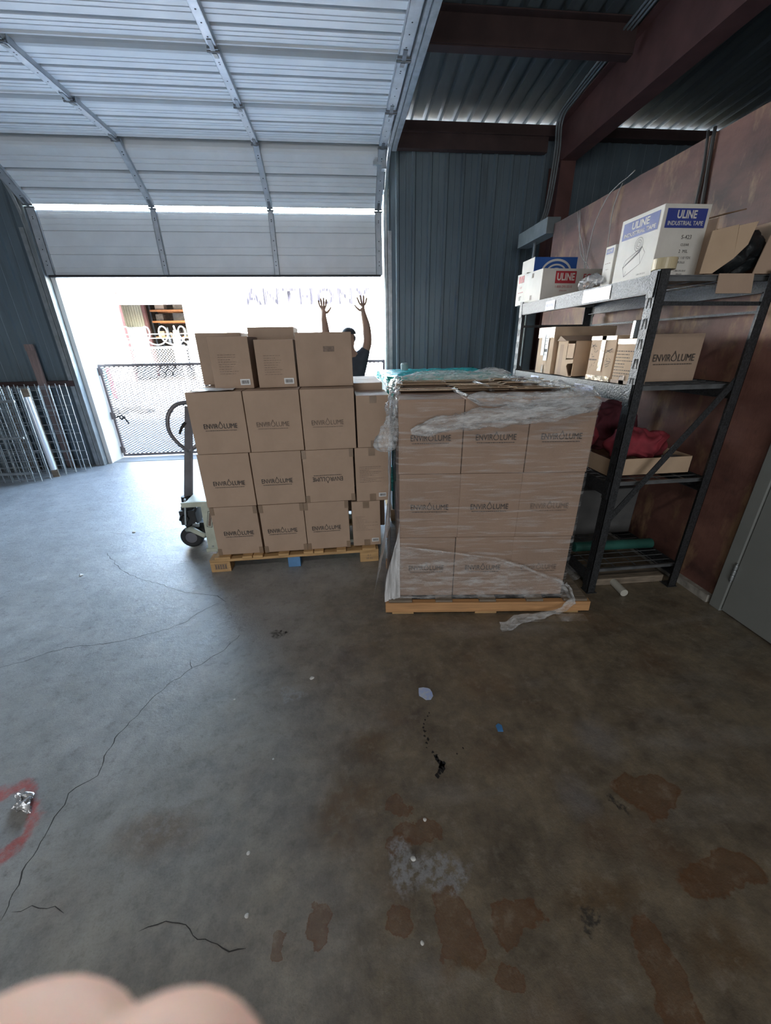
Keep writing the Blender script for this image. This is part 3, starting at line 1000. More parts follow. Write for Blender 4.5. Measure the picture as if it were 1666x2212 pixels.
# gate in the doorway
gate = thing('gate', 'low expanded-metal gate closing the bottom of the doorway', 'gate', (0, 6.09, 0))
gx0, gx1, gz0, gz1 = -3.335, .65, .035, 1.30
bm = B()
for a, b in (((gx0, 0, gz1), (gx1, 0, gz1-.02)), ((gx0, 0, gz0), (gx1, 0, gz0))):
    bar(bm, a, b, .028, .034)
for x in (gx0+.014, -1.95, -.62, gx1-.014):
    bar(bm, (x, 0, gz0), (x, 0, gz1), .03, .03)
link('frame', bm, 'gate_steel', gate)
bm = B()
sx, sz = .062, .032
sl = sz/sx
wspan = (gz1-gz0)/sl
n = int((gx1-gx0+wspan)/sx)+1
for k in range(n):
    x = gx0-wspan+k*sx
    a, b = max(x, gx0), min(x+wspan, gx1)
    if b-a > .005:
        bar(bm, (a, 0, gz0+(a-x)*sl), (b, 0, gz0+(b-x)*sl), .006, .009)
        bar(bm, (a, .003, gz1-(a-x)*sl), (b, .003, gz1-(b-x)*sl), .006, .009)
link('mesh', bm, 'gate_mesh', gate)
for z in (.12, .62, 1.22):
    bm = B(); lathe(bm, [(.012, z-.05), (.014, z-.045), (.014, z+.045), (.012, z+.05)], 10, 'z', (gx0-.014, -.02, 0)); box(bm, gx0-.014, gx0+.05, -.022, -.016, z-.035, z+.035)
    link('hinge', bm, 'gate_steel', gate)
bm = B(); tube(bm, [(gx0+.06, -.02, .60), (gx0+.14, -.03, .62), (gx0+.17, -.03, .58), (gx0+.21, -.03, .50)], .012, 6); tube(bm, [(gx0+.08, -.02, .62), (gx0+.12, -.03, .57), (gx0+.18, -.03, .61)], .012, 6)
link('chain', bm, 'black_rubber', gate)

# ------------------------------------------------------------------ carton with the printed name
def droplet(bm, mtx, h):
    """ring shaped water drop with a small cap arc, in place of the letter O"""
    def ringpt(k, n, s):
        a = 2*math.pi*k/n
        r = .36*h*s
        x, y = r*math.sin(a), -r*math.cos(a)-.10*h
        t = max(0, -math.cos(a))
        if t > 0:
            y += (t**3)*.42*h*s
            x *= (1-.75*t**2)
        return mtx @ Vector((x, y, 0))
    n = 32
    o = [bm.verts.new(ringpt(k, n, 1.0)) for k in range(n)]
    i = [bm.verts.new(ringpt(k, n, .78)) for k in range(n)]
    for k in range(n):
        j = (k+1) % n
        bm.faces.new((o[k], o[j], i[j], i[k]))
def logo_bm(mtx, w, tag_line=True):
    bm = B()
    h = w*.155
    s = h/.73
    add_text(bm, 'ENVIR', s, mtx @ Matrix.Translation((-.29*w, 0, 0)), offset=.0, width=.42*w)
    droplet(bm, mtx @ Matrix.Translation((.005*w, .15*h, 0)), h*1.25)
    add_text(bm, 'LUME', s, mtx @ Matrix.Translation((.30*w, 0, 0)), offset=.0, width=.40*w)
    if tag_line:
        x = -.46*w
        while x < .46*w:
            l = random.uniform(.02, .06)*w
            quad(bm, mtx, x, min(x+l, .47*w), -.86*h, -.76*h)
            x += l+.012*w
    return bm
def text_lines(bm, mtx, lines, dx=.004, h=.0028):
    """rows of unreadably small print: (y, x0, x1)"""
    for y, x0, x1 in lines:
        x = x0
        while x < x1:
            l = random.uniform(.006, .018)
            quad(bm, mtx, x, min(x+l, x1), y-h/2, y+h/2)
            x += l+dx
def barcode(parent, mtx, w=.05, h=.028):
    bm = B(); quad(bm, mtx, -w/2, w/2, -h/2, h/2)
    lb = link('barcode_label', bm, 'label', parent)
    bm = B()
    m2 = mtx @ Matrix.Translation((0, 0, .0004))
    x = -w*.38
    random.seed(3)
    while x < w*.38:
        l = random.choice((.0012, .002, .0032))
        quad(bm, m2, x, min(x+l, w*.4), -h*.30, h*.30)
        x += l+random.choice((.0012, .002))
    link('bars', bm, 'ink', lb)

def corner_tape(parent, w, d, h, top=True, bottom=True):
    for sx_ in (-1, 1):
        for z0, z1, on in ((h-.055, h+.0012, top), (-.0002, .05, bottom)):
            if not on: continue
            bm = B()
            x1 = sx_*(w/2+.0015); x0 = sx_*(w/2-.026)
            box(bm, min(x0, x1), max(x0, x1), -d/2-.0035, -d/2+.0005, z0, z1)
            link('corner_tape', bm, 'tape', parent)

def env_carton(name, w, d, h, label, group, loc, rotz=0, logo='normal', logo_w=.215, tape=False, faint=False, lz=.46, mat_='card', seed=0, cat='box', lx=0.0):
    t = thing(name, label, cat, loc, rotz, group)
    o = link('carton', carton_bm(w, d, h, seed=seed), mat_, t, bevel=.003, smooth=False)
    if logo:
        m = FRONT(lx, -d/2-.0085, h*lz)
        if logo == 'flip':
            m = face_mtx((lx, -d/2-.0085, h*lz), (-1, 0, 0), (0, 0, -1))
        link('printed_name', logo_bm(m, logo_w), 'ink_faint' if faint else 'ink', t)
    bm = B()   # closing seam of the top flaps
    box(bm, -w/2+.004, w/2-.004, -.0035, .0035, h-.004, h-.0008)
    link('flap_seam', bm, 'card_dark', t)
    if tape:
        corner_tape(t, w, d, h)
    return t

# ---- left pallet
palL = thing('pallet', 'worn wooden block pallet with a blue middle block under the leftmost cartons', 'pallet', (-.41, 3.02, 0), 0)
for j, yy in enumerate((-.50, -.02, .46)):
    bm = B(); box(bm, -.61, .61, yy, yy+.10, .082, .102)
    link('stringer_board', bm, 'wood', palL, bevel=.003)
    for i, xx in enumerate((-.61, -.06, .47)):
        bm = B(); box(bm, xx, xx+(.14 if i != 1 else .09), yy, yy+.10, 0, .082)
        bo = link('block', bm, 'blue_paint' if (i == 1 and j == 0) else 'wood', palL, bevel=.004)
        if i == 1 and j == 0: bo['label'] = 'blue painted block'
        if i == 0 and j == 0:
            bm = B(); m = FRONT(xx+.075, yy-.0012, .045)
            for q in range(5): quad(bm, m, -.042+.017*q, -.030+.017*q, -.018, .016)
            quad(bm, m, -.046, .046, -.022, -.019); quad(bm, m, -.046, .046, .019, .022)
            link('stamp', bm, 'ink_faint', bo)
        if i == 2 and j == 0:
            bm = B(); add_text(bm, '0-1', .022, FRONT(xx+.07, yy-.0012, .055)); add_text(bm, '38-82', .022, FRONT(xx+.07, yy-.0012, .030))
            link('stamp', bm, 'ink_faint', bo)
for xx, ww in ((-.57, .11), (-.375, .07), (-.30, .07), (-.12, .075), (.06, .07), (.135, .07), (.30, .07), (.49, .10)):
    bm = B(); box(bm, xx, xx+ww, -.51+random.uniform(-.006, .006), .51, .102, .122)
    link('deck_board', bm, 'wood', palL, bevel=.003)

GL = 'brown cartons stacked on the left pallet'
rows = [[(-.952, -.638), (-.626, -.322), (-.318, -.008)], [(-.962, -.634), (-.630, -.300), (-.294, .045)], [(-.956, -.622), (-.616, -.274), (-.268, .070)]]
zz = [(.1225, .4935), (.494, .866), (.8665, 1.253)]
hor = ['left', 'middle', 'right']
rown = ['bottom', 'second', 'third']
fl = {(1, 2): 'flip'}
for r_ in range(3):
    for c in range(3):
        x0, x1 = rows[r_][c]
        z0, z1 = zz[r_]
        w = x1-x0
        lab = {(1, 2): 'brown carton with its printed name upside down on the left pallet', (0, 0): 'taped brown carton at the bottom left corner of the left pallet stack', (0, 1): 'taped brown carton at the bottom centre, above the blue pallet block', (0, 2): 'taped brown carton directly below the one printed upside down', (1, 0): 'brown carton beside the pallet jack frame, second from the floor', (1, 1): 'brown carton left of the one printed upside down', (2, 0): 'brown carton level with the jack handle, third from the floor', (2, 1): 'brown carton third from the floor in the middle column of the left stack', (2, 2): 'brown carton with faint print directly above the one printed upside down'}[(r_, c)]
        env_carton('carton', w, .33, z1-z0-.001, lab, GL, ((x0+x1)/2, 2.55+.165+random.uniform(-.004, .006), z0), R(random.uniform(-.7, .7)), fl.get((r_, c), 'normal'), .205, tape=(r_ == 0 or (r_, c) == (1, 2)), faint=(r_, c) in ((2, 2), (2, 1)), seed=r_*3+c, lx=(-.01 if c else .01))
# sideways carton column at the right
for k, (x0, x1, z0, z1, lab, bc) in enumerate(((.018, .222, .1225, .478, 'narrow brown carton at the bottom right of the left pallet stack, with barcode', True), (.058, .288, .4785, .866, 'narrow brown carton with barcode in the middle of the right-hand column', True), (.083, .300, .8665, 1.205, 'narrow blank brown carton topping the right-hand column of the left pallet', False))):
    w, h = x1-x0, z1-z0-.001
    t = thing('carton', lab, 'box', ((x0+x1)/2, 2.555+.165, z0), 0, GL)
    link('carton', carton_bm(w, .33, h, seed=20+k), 'card', t, bevel=.003)
    if bc:
        bm = B()
        text_lines(bm, FRONT(0, -.1700, h*.5), [(.06-.012*q, -w*.38, random.uniform(-.03, w*.42)) for q in range(10)], h=.002)
        link('small_print', bm, 'ink_faint', t)
        barcode(t, FRONT(w*.30, -.1705, .045), .052, .030)
    for za, zb in ((h*.86, h-.002), (.003, h*.14)):
        bm = B(); quad(bm, FRONT(0, -.1720, 0), -.022, .022, za, zb)
        link('tape', bm, 'tape', t)
# hidden rows behind, seen only from the side
hid = 'plain brown carton in the rear rows of the left pallet, hidden behind the front cartons'
for r_ in range(3):
    z0, z1 = zz[r_]
    for rr in (1, 2):
        for (xc, w) in ((-.79, .325), (-.455, .325), (-.12, .33), (.17, .235)):
            if rr == 1 and xc in (-.455, -.12) and r_ < 2: continue
            t = thing('carton', hid, 'box', (xc, 2.715+.335*rr, z0), 0, GL)
            link('carton', carton_bm(w, .325, z1-z0-.001, seed=40+r_*8+rr), 'card', t, bevel=.003)
# top layer
GT = 'cartons in the top layer of the left pallet'
z = 1.254
for k, (x0, x1, y, d, h, ry, lab, bc) in enumerate(((-.812, -.566, 2.70, .30, .308, -.6, 'small brown carton with barcode at the left of the top layer', True), (-.535, -.292, 2.70, .30, .288, .3, 'lower small brown carton with barcode in the middle of the top layer', True), (-.278, .076, 2.70, .34, .325, 0, 'large brown carton at the right of the top layer in front of the person', False))):
    w = x1-x0
    t = thing('carton', lab, 'box', ((x0+x1)/2, y+d/2, z), R(ry), GT)
    link('carton', carton_bm(w, d, h, seed=60+k), 'card', t, bevel=.003)
    bm = B(); m = FRONT(0, -d/2-.0055, h*.5)
    if bc:
        text_lines(bm, m, [(.05-.014*q, -w*.30, random.uniform(0, w*.2)) for q in range(9)], h=.0022)
        link('small_print', bm, 'ink_faint', t)
        barcode(t, FRONT(w*.30, -d/2-.0058, .040), .062, .036)
    else:
        quad(bm, FRONT(.03, -d/2-.0055, h*.70), -.035, .035, -.016, .016)
        link('small_print', bm, 'ink_faint', t)
for x0, x1, y, d, h, lab in ((-.985, -.68, 3.03, .30, .34, 'brown carton at the back left of the top layer, partly hidden'), (-.63, -.315, 3.03, .30, .372, 'taller brown carton showing behind the lower middle one of the top layer')):
    t = thing('carton', lab, 'box', ((x0+x1)/2, y+d/2, z), 0, GT)
    link('carton', carton_bm(x1-x0, d, h, seed=70), 'card', t, bevel=.003)
# white sheet added to carry the brightly lit top of the left carton
bm = B()
bmesh.ops.create_grid(bm, x_segments=10, y_segments=10, size=.5)
for v in bm.verts:
    v.co = Vector((v.co.x*.24, v.co.y*.20, .004+.004*noise.noise(v.co*5)))
tag(link('lit_top_patch', bm, 'label', None, (-.80, 2.64, 1.256), R(8)), 'white patch for the lit top of the left carton by the jack handle', 'light patch')

# ---- right pallet
TH = R(-6.6)
PX, PY = .182, 1.884
palR = thing('pallet', 'orange-tinted stringer pallet under the film-wrapped cartons', 'pallet', (PX, PY, 0), TH)
for yy in (0, .49, .98):
    bm = B(); box(bm, 0, 1.22, yy, yy+.04, .016, .082)
    bmesh.ops.subdivide_edges(bm, edges=bm.edges[:], cuts=4, use_grid_fill=True); crumple(bm, .0015, 20, 1)
    link('stringer', bm, 'wood_orange', palR, bevel=.002)
for xx, ww in ((.02, .14), (.30, .10), (.56, .10), (.84, .10), (1.06, .14)):
    bm = B(); box(bm, xx, xx+ww, .005, 1.015, .0825, .098)
    link('deck_board', bm, 'wood_grey', palR, bevel=.002)
for xx, ww in ((.04, .13), (.54, .13), (1.03, .13)):
    bm = B(); box(bm, xx, xx+ww, .005, 1.015, 0, .0155)
    link('bottom_board', bm, 'wood', palR, bevel=.002)
cT, sT = math.cos(TH), math.sin(TH)
def RP(u, v, z=0):
    return Vector((PX+u*cT-v*sT, PY+u*sT+v*cT, z))
GR = 'film-wrapped cartons on the right pallet'
u0s = [(.080, .075, .083), (.083, .085, .085)]
wc = .326
dc = .248
zr = [(.0985, .4915), (.492, .8685), (.869, 1.252)]
colx = [[.078, .408, .733], [.086, .412, .738], [.082, .412, .742]]
seen_lab = {(0, 0): 'carton at the bottom left of the film-wrapped stack', (0, 1): 'carton at the bottom centre of the film-wrapped stack', (0, 2): 'carton at the bottom right of the film-wrapped stack, nearest the rack', (1, 0): 'carton at the left of the middle row of the film-wrapped stack', (1, 1): 'centre carton of the film-wrapped stack', (1, 2): 'carton with worn print at the right of the middle row of the film-wrapped stack', (2, 0): 'carton under the hanging film at the top left of the film-wrapped stack', (2, 1): 'carton under the hanging film at the top centre of the film-wrapped stack', (2, 2): 'carton at the top right corner of the film-wrapped stack by the shelf labels'}
for r_ in range(3):
    z0, z1 = zr[r_]
    for c in range(3):
        for q in range(4):
            if q in (1, 2) and c == 1 and r_ < 2: continue
            ctr = RP(colx[r_][c]+wc/2, .055+dc/2+q*(dc+.002), z0)
            h = z1-z0-.0006
            if q == 0:
                env_carton('carton', wc, dc, h, seen_lab[(r_, c)], GR, ctr, TH, 'normal', .205, faint=(r_, c) in ((1, 2), (0, 2)), lz=.50, seed=80+r_*3+c, mat_='card_wrapped_dim')
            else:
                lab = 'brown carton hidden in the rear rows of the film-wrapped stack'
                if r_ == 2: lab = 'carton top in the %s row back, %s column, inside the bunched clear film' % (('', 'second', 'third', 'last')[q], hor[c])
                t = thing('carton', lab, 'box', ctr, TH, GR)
                link('carton', carton_bm(wc, dc, h, seed=100+r_*12+c*4+q), 'card_wrapped_dim', t, bevel=.003)
                if r_ == 2:
                    # creased top flaps: a raised front flap lip and short cross creases
                    bm = B()
                    j1 = random.uniform(.012, .024)
                    prism(bm, [(-dc/2+.006, h+j1), (-dc/2+.006, h+j1+.004), (.0, h+.010), (.0, h+.004)], 'x', -wc/2+.004, wc/2-.004)
                    prism(bm, [(.004, h+j1*.8), (.004, h+j1*.8+.004), (dc/2-.01, h+.007), (dc/2-.01, h+.001)], 'x', -wc/2+.006, wc/2-.006)
                    box(bm, -wc/2+.01, wc/2-.01, -.004, .004, h-.001, h+.008)
                    link('top_flap', bm, 'card_pale', t)
                    bm = B()
                    for xx in (-.10, .07):
                        prism(bm, [(-dc/2+.03, h+j1+.0035), (-dc/2+.03, h+j1+.0052), (-.03, h+.0135), (-.03, h+.0100)], 'x', xx, xx+.003)
                    link('flap_seam', bm, 'card_dark', t)

# stretch film around the stack
def path_rect(u0, u1, v0, v1, r=.03, step=.02):
    pts = []
    cs = [(u1-r, v0+r, -90), (u1-r, v1-r, 0), (u0+r, v1-r, 90), (u0+r, v0+r, 180)]
    for cx, cy, a0 in cs:
        for k in range(5):
            a = R(a0+k*22.5)
            pts.append(Vector((cx+r*math.cos(a), cy+r*math.sin(a))))
    out = []
    for a, b in zip(pts, pts[1:]+pts[:1]):
        n = max(1, int((b-a).length/step))
        for k in range(n): out.append(a.lerp(b, k/n))
    return out
def loop_sheet(path, zs, wob, seed, slack=None):
    bm = B()
    n = len(path)
    rows_ = []
    for z in zs:
        row = []
        for k, p in enumerate(path):
            nrm = (path[(k+1) % n]-path[k-1]).normalized()
            nrm = Vector((nrm.y, -nrm.x))
            o = wob*(noise.noise(Vector((p.x*9, p.y*9, z*14+seed)))+.5*noise.noise(Vector((p.x*25, p.y*25, z*40+seed))))
            if slack: o += slack(p, z)
            row.append(bm.verts.new((p.x+nrm.x*o, p.y+nrm.y*o, z)))
        rows_.append(row)
    for a, b in zip(rows_, rows_[1:]):
        for k in range(n):
            bm.faces.new((a[k], a[(k+1) % n], b[(k+1) % n], b[k]))
    return bm
film = thing('stretch_film', 'clear wrinkled stretch film wound around the carton stack, bunched on top', 'plastic wrap', (PX, PY, 0), TH)
pth = path_rect(.066, 1.078, .040, 1.062)
zs = [.10+k*.02 for k in range(58)]
link('film_wrap', loop_sheet(pth, zs, .004, 1), 'film', film, smooth=True)
# gathered film standing off the left side
def gathered(u, v0, v1, z0, z1, seed, flare=0.0):
    bm = B()
    rows_ = []
    nz_ = 40
    for i in range(nz_+1):
        z = z0+(z1-z0)*i/nz_
        row = []
        for k in range(13):
            s = k/12
            o = .022*noise.noise(Vector((s*9, z*3, seed)))+.012*noise.noise(Vector((s*22, z*7, seed)))
            row.append(bm.verts.new((u-.012-abs(o)-flare*(1-i/nz_)*(1-s*.6), v0+(v1-v0)*s, z)))
        rows_.append(row)
    for a, b in zip(rows_, rows_[1:]):
        for k in range(12):
            bm.faces.new((a[k], a[k+1], b[k+1], b[k]))
    return bm
link('gathered_film', gathered(.066, .036, .34, .10, 1.22, 3, .05), 'film_side_sheen', film, smooth=True)
link('gathered_film', gathered(.050, .02, .75, .10, .60, 5, .11), 'film_side_sheen', film, smooth=True)
# film spanning the overhang between pallet corner and cartons
bm = B()
rows_ = []
for i in range(31):
    z = .088+.50*i/30
    rows_.append([bm.verts.new((-.004+.092*q/10+.075*(i/30)**2*(1-q/10)+.004*noise.noise(Vector((q*.6, z*5, 1))), .006+.030*(q/10)+.012*noise.noise(Vector((q*.9, z*4, 4))), z*(.80+.25*q/10)+.017*(1-q/10))) for q in range(11)])
for a, b in zip(rows_, rows_[1:]):
    for q in range(10):
        bm.faces.new((a[q], a[q+1], b[q+1], b[q]))
link('gathered_film', bm, 'film_side_sheen', film, smooth=True)
# second layer low on the front with a diagonal edge
bm = B()
nu, nv = 60, 30
rows_ = []
for i in range(nv+1):
    row = []
    for k in range(nu+1):
        s = k/nu
        u = .07+s*1.05
        top = .46-.16*s-.17*max(0, s-.55)**1.0*1.6 - (.0 if s < .9 else (s-.9)*1.2)
        z = .094+(max(top, .10)-.094)*i/nv
        o = .010*noise.noise(Vector((u*4, z*30, 2)))+.006*noise.noise(Vector((u*11, z*60, 7)))
        row.append(bm.verts.new((u, .030-abs(o), z)))
    rows_.append(row)
for a, b in zip(rows_, rows_[1:]):
    for k in range(nu):
        bm.faces.new((a[k], a[k+1], b[k+1], b[k]))
link('loose_layer', bm, 'film_loose', film, smooth=True)
# rolled edge rope of that layer
bm = B()
rp = []
for k in range(31):
    s = k/30
    u = .10+s*1.03
    top = .455-.16*s-.17*max(0, s-.55)*1.6-(.0 if s < .9 else (s-.9)*1.2)
    rp.append((u, .018+.004*math.sin(k), max(top, .085)))
tube(bm, rp, [.004+.010*(k/30)**2 for k in range(31)], 6)
bmesh.ops.subdivide_edges(bm, edges=bm.edges[:], cuts=1, use_grid_fill=True)
crumple(bm, .006, 30, 6)
link('loose_layer', bm, 'film_loose', film, smooth=True)
# tail hanging over the pallet edge and lying on the floor
bm = B()
rp = [(1.06, .02, .20), (1.10, -.01, .13), (1.11, -.02, .10), (1.06, -.035, .07), (.98, -.05, .035), (.90, -.055, .022), (.80, -.075, .018), (.72, -.11, .015), (.66, -.14, .012)]
rows_ = []
for k, p in enumerate(rp):
    w = [.02, .03, .035, .03, .03, .035, .05, .06, .05][k]
    rows_.append([bm.verts.new((p[0]+.2*w*math.cos(a), p[1]+w*.8*math.cos(a), p[2]+.014*math.sin(a)+.004)) for a in [6.283*q/14 for q in range(14)]])
for a, b in zip(rows_, rows_[1:]):
    for k in range(14):
        bm.faces.new((a[k], a[(k+1) % 14], b[(k+1) % 14], b[k]))
bmesh.ops.subdivide_edges(bm, edges=bm.edges[:], cuts=2, use_grid_fill=True)
crumple(bm, .018, 18, 2, .008)
for v in bm.verts: v.co.z = max(v.co.z, .003)
link('film_tail', bm, 'film_bunch', film, smooth=True)
bm = B()
bmesh.ops.create_grid(bm, x_segments=26, y_segments=6, size=.5)
for v in bm.verts:
    v.co = Vector((.98+v.co.x*.40, -.055+v.co.y*.07, .010+.010*abs(noise.noise(v.co*8))))
link('film_tail', bm, 'film_loose', film, smooth=True)
# bunched film round the top edge
def bunch(path3, rad, squash, seed, amp):
    """gathered film: a flattened sleeve with long sharp folds running along it"""
    bm = B()
    rows_ = []
    n = 36
    ln = 0
    for k, (p, r_) in enumerate(zip(path3, rad)):
        p = Vector(p)
        if k: ln += (p-Vector(path3[k-1])).length
        d = Vector(path3[min(k+1, len(path3)-1)])-Vector(path3[max(k-1, 0)])
        d.normalize()
        s = d.cross(Vector((0, 0, 1))).normalized()
        u = s.cross(d)
        row = []
        for q in range(n):
            a = 6.283*q/n
            c_ = Vector((ln*5, math.cos(a)*1.6, math.sin(a)*1.6))
            f1 = 1-2*abs(noise.noise(c_*1.0+Vector((seed*7, 0, 0))))
            f2 = 1-2*abs(noise.noise(Vector((ln*11, math.cos(a)*4.5, math.sin(a)*4.5))+Vector((seed*3, 5, 0))))
            f3 = noise.noise(Vector((ln*34, math.cos(a)*7, math.sin(a)*7)))
            rr = r_*(.62+.55*f1+.34*f2+.16*f3)
            row.append(bm.verts.new(p+s*math.cos(a)*rr+u*math.sin(a)*rr*squash))
        rows_.append(row)
    for a, b in zip(rows_, rows_[1:]):
        for q in range(n):
            bm.faces.new((a[q], a[(q+1) % n], b[(q+1) % n], b[q]))
    for v in bm.verts:
        v.co += noise.noise_vector(v.co*9+Vector((seed, 0, 0)))*amp*.8
    return bm
def dens(pts, step=.009):
    out = []
    pts = [Vector(p) for p in pts]
    for k in range(len(pts)-1):
        p0 = pts[max(k-1, 0)]; p1 = pts[k]; p2 = pts[k+1]; p3 = pts[min(k+2, len(pts)-1)]
        n = max(2, int((p2-p1).length/step))
        for i in range(n):
            t = i/n
            out.append(.5*((2*p1)+(p2-p0)*t+(2*p0-5*p1+4*p2-p3)*t*t+(3*p1-p0-3*p2+p3)*t**3))
    out.append(pts[-1])
    return out
def film_bunch(pts, r0_, r1_, squash, seed, amp):
    d = dens(pts)
    rad = []
    for k in range(len(d)):
        s = k/(len(d)-1)
        e = min(1, s*8, (1-s)*8)
        rad.append((r0_+(r1_-r0_)*s)*(.25+.75*e))
    link('bunched_film', bunch(d, rad, squash, seed, amp), 'film_bunch_y' if abs(pts[0][1]-pts[-1][1]) > .3 else 'film_bunch', film, smooth=True)
film_bunch([(.14, .018, 1.10), (.30, .006, 1.135), (.50, -.002, 1.165), (.72, -.004, 1.185), (.92, .0, 1.205), (1.06, .03, 1.225)], .028, .032, 1.2, 1, .022)
film_bunch([(.42, .035, 1.262), (.58, .022, 1.245), (.76, .02, 1.238), (.92, .03, 1.248), (1.05, .06, 1.255)], .028, .040, .9, 4, .022)
film_bunch([(1.05, .07, 1.245), (1.03, .22, 1.258), (.98, .40, 1.264), (.93, .58, 1.268), (.88, .78, 1.270), (.84, .96, 1.272)], .062, .046, .42, 2, .022)
film_bunch([(.90, .97, 1.285), (.72, 1.00, 1.290), (.52, 1.01, 1.290), (.30, 1.0, 1.285), (.13, .98, 1.280)], .060, .050, .65, 3, .030)
film_bunch([(.12, 1.0, 1.272), (.085, .80, 1.27), (.072, .55, 1.262), (.064, .30, 1.24), (.058, .14, 1.19), (.040, .06, 1.12)], .034, .030, .9, 5, .024)
film_bunch([(.058, .10, 1.16), (.030, .04, 1.10), (.012, .01, 1.055), (.006, -.004, 1.01)], .026, .048, .9, 7, .024)
film_bunch([(.60, .80, 1.268), (.62, .55, 1.262), (.60, .30, 1.258)], .014, .016, .5, 8, .010)
film_bunch([(.40, .45, 1.260), (.41, .30, 1.258), (.43, .12, 1.256)], .014, .014, .5, 9, .010)

# ---- teal film-wrapped load behind
gl = thing('wrapped_load', 'tall pallet load in dark green cartons under teal stretch film behind the clear-wrapped stack', 'wrapped pallet', (.38, 3.22, 0))
bm = B(); box(bm, 0, .95, 0, 1.0, 0, .11)
link('pallet', bm, 'wood', gl)
bm = B(); box(bm, .015, .98, .0, 1.0, .11, 1.235)
bmesh.ops.subdivide_edges(bm, edges=bm.edges[:], cuts=10, use_grid_fill=True); crumple(bm, .008, 7, 3)
link('cartons', bm, 'teal_dark', gl, bevel=.01)
bm = B(); box(bm, -.012, 1.0, -.012, 1.01, 1.195, 1.262)
bmesh.ops.subdivide_edges(bm, edges=bm.edges[:], cuts=22, use_grid_fill=True); crumple(bm, .018, 16, 5, .009)
link('film_top', bm, 'teal_film', gl, smooth=True)
bm = B()
for z0, z1, w in ((1.08, 1.21, .03), (.80, 1.02, .012), (.30, .52, .02)):
    bmb = B(); box(bmb, -.018, w, -.016, .12, z0, z1)
    bmesh.ops.subdivide_edges(bmb, edges=bmb.edges[:], cuts=5, use_grid_fill=True); crumple(bmb, .008, 22, 2)
    link('film_fold', bmb, 'teal_film', gl, smooth=True)
bm.free()
bm = B(); lathe(bm, [(.035, 0), (.037, .05), (.030, .062), (.026, .064)], 18)
tag(link('tape_core', bm, 'panel_pale', None, (.62, 4.0, 1.268), smooth=False), 'small pale roll standing on the teal-wrapped load', 'tape roll')

# ------------------------------------------------------------------ pallet jack
jk = thing('pallet_jack', 'cream pallet jack with its forks under the left pallet', 'pallet jack', (-1.10, 2.78, 0))
bm = B()
prism(bm, [(-.125, .40), (-.125, .445), (.065, .445), (.075, .36), (.125, .03), (.120, .0), (.115, -.0)], 'y', 0, .012) if False else None
prism(bm, [(-.01, .06), (.155, .06), (.055, .455), (-.135, .455), (-.135, .415), (.0, .415)], 'y', 0, .014)
prism(bm, [(-.01, .06), (.155, .06), (.055, .455), (-.105, .455), (-.105, .415), (.0, .415)], 'y', .50, .514)
box(bm, -.025, .165, -.008, .522, .035, .064)
box(bm, .05, .064, .014, .50, .064, .43)
box(bm, -.105, .055, .014, .50, .44, .455)
link('frame', bm, 'cream', jk, bevel=.003)
for y in (.0, .36):
    bm = B(); prism(bm, [(.10, .035), (1.15, .035), (1.22, .045), (1.22, .062), (.10, .075)], 'y', y, y+.15)
    link('fork', bm, 'cream', jk, bevel=.004)
for y in (.16, .28):
    bm = B(); lathe(bm, [(.02, y), (.075, y), (.088, y+.008), (.088, y+.042), (.075, y+.05), (.02, y+.05)], 28, 'y', (-.185, 0, .09))
    wh = link('wheel', bm, 'black_rubber', jk, smooth=False, bevel=.003)
    bm = B(); lathe(bm, [(.012, y-.004), (.045, y-.003), (.045, y+.053), (.012, y+.054)], 20, 'y', (-.185, 0, .09))
    link('hub', bm, 'jack_grey', wh)
bm = B()
lathe(bm, [(.05, .165), (.055, .17), (.055, .33), (.04, .36), (.035, .42)], 18, 'z', (-.19, .245, 0))
box(bm, -.24, -.12, .17, .32, .20, .32); box(bm, -.13, .0, .20, .29, .10, .20)
lathe(bm, [(.03, .15), (.03, .34)], 14, 'y', (-.20, 0, .26))
box(bm, -.03, -.0, .20, .29, .10, .30)
tube(bm, [(-.18, .20, .40), (-.13, .18, .42), (-.11, .18, .33), (-.15, .2, .27)], .011, 8)
tube(bm, [(-.24, .2, .22), (-.23, .14, .26), (-.21, .13, .30)], .008, 8)
link('pump', bm, 'black_rubber', jk, bevel=.003)
bm = B(); box(bm, -.15, -.10, .15, .165, .185, .215); bar(bm, (-.18, .155, .17), (-.12, .155, .22), .016); bar(bm, (-.20, .15, .21), (-.16, .15, .43), .014)
link('linkage', bm, 'steel', jk, bevel=.002)
bm = B(); tube(bm, [(-.20, .15, .165), (-.15, .11, .19), (-.02, .02, .165)], [.016, .022, .018], 10)
link('pedal', bm, 'cream', jk, smooth=True)
# drawbar with loop handle
hd = thing('handle', None, None, (-.195, .245, .28), 0)
hd.rotation_euler = (0, R(11), R(24))
hd.parent = jk
bm = B()
prism(bm, [(-.030, .0), (.018, .0), (.022, .10), (.016, .84), (-.024, .84), (-.034, .10)], 'y', -.012, .012)
box(bm, .016, .030, -.02, .02, .06, .84)
link('drawbar', bm, 'jack_grey', hd, bevel=.003)
bm = B()
lp = [(.0, 0, .50), (-.06, 0, .55), (-.118, 0, .625), (-.136, 0, .70), (-.128, 0, .77), (-.092, 0, .83), (-.05, 0, .855), (0, 0, .865), (.05, 0, .858), (.092, 0, .83), (.128, 0, .77), (.136, 0, .70), (.118, 0, .625), (.06, 0, .55), (.0, 0, .50)]
tube(bm, dens(lp, .02), .0155, 10)
link('loop_grip', bm, 'jack_grey', hd, smooth=True)
bm = B(); tube(bm, [(-.02, -.012, .72), (-.045, -.014, .68), (-.06, -.014, .63)], [.012, .011, .009], 8)
link('lever', bm, 'black_rubber', hd, smooth=True)
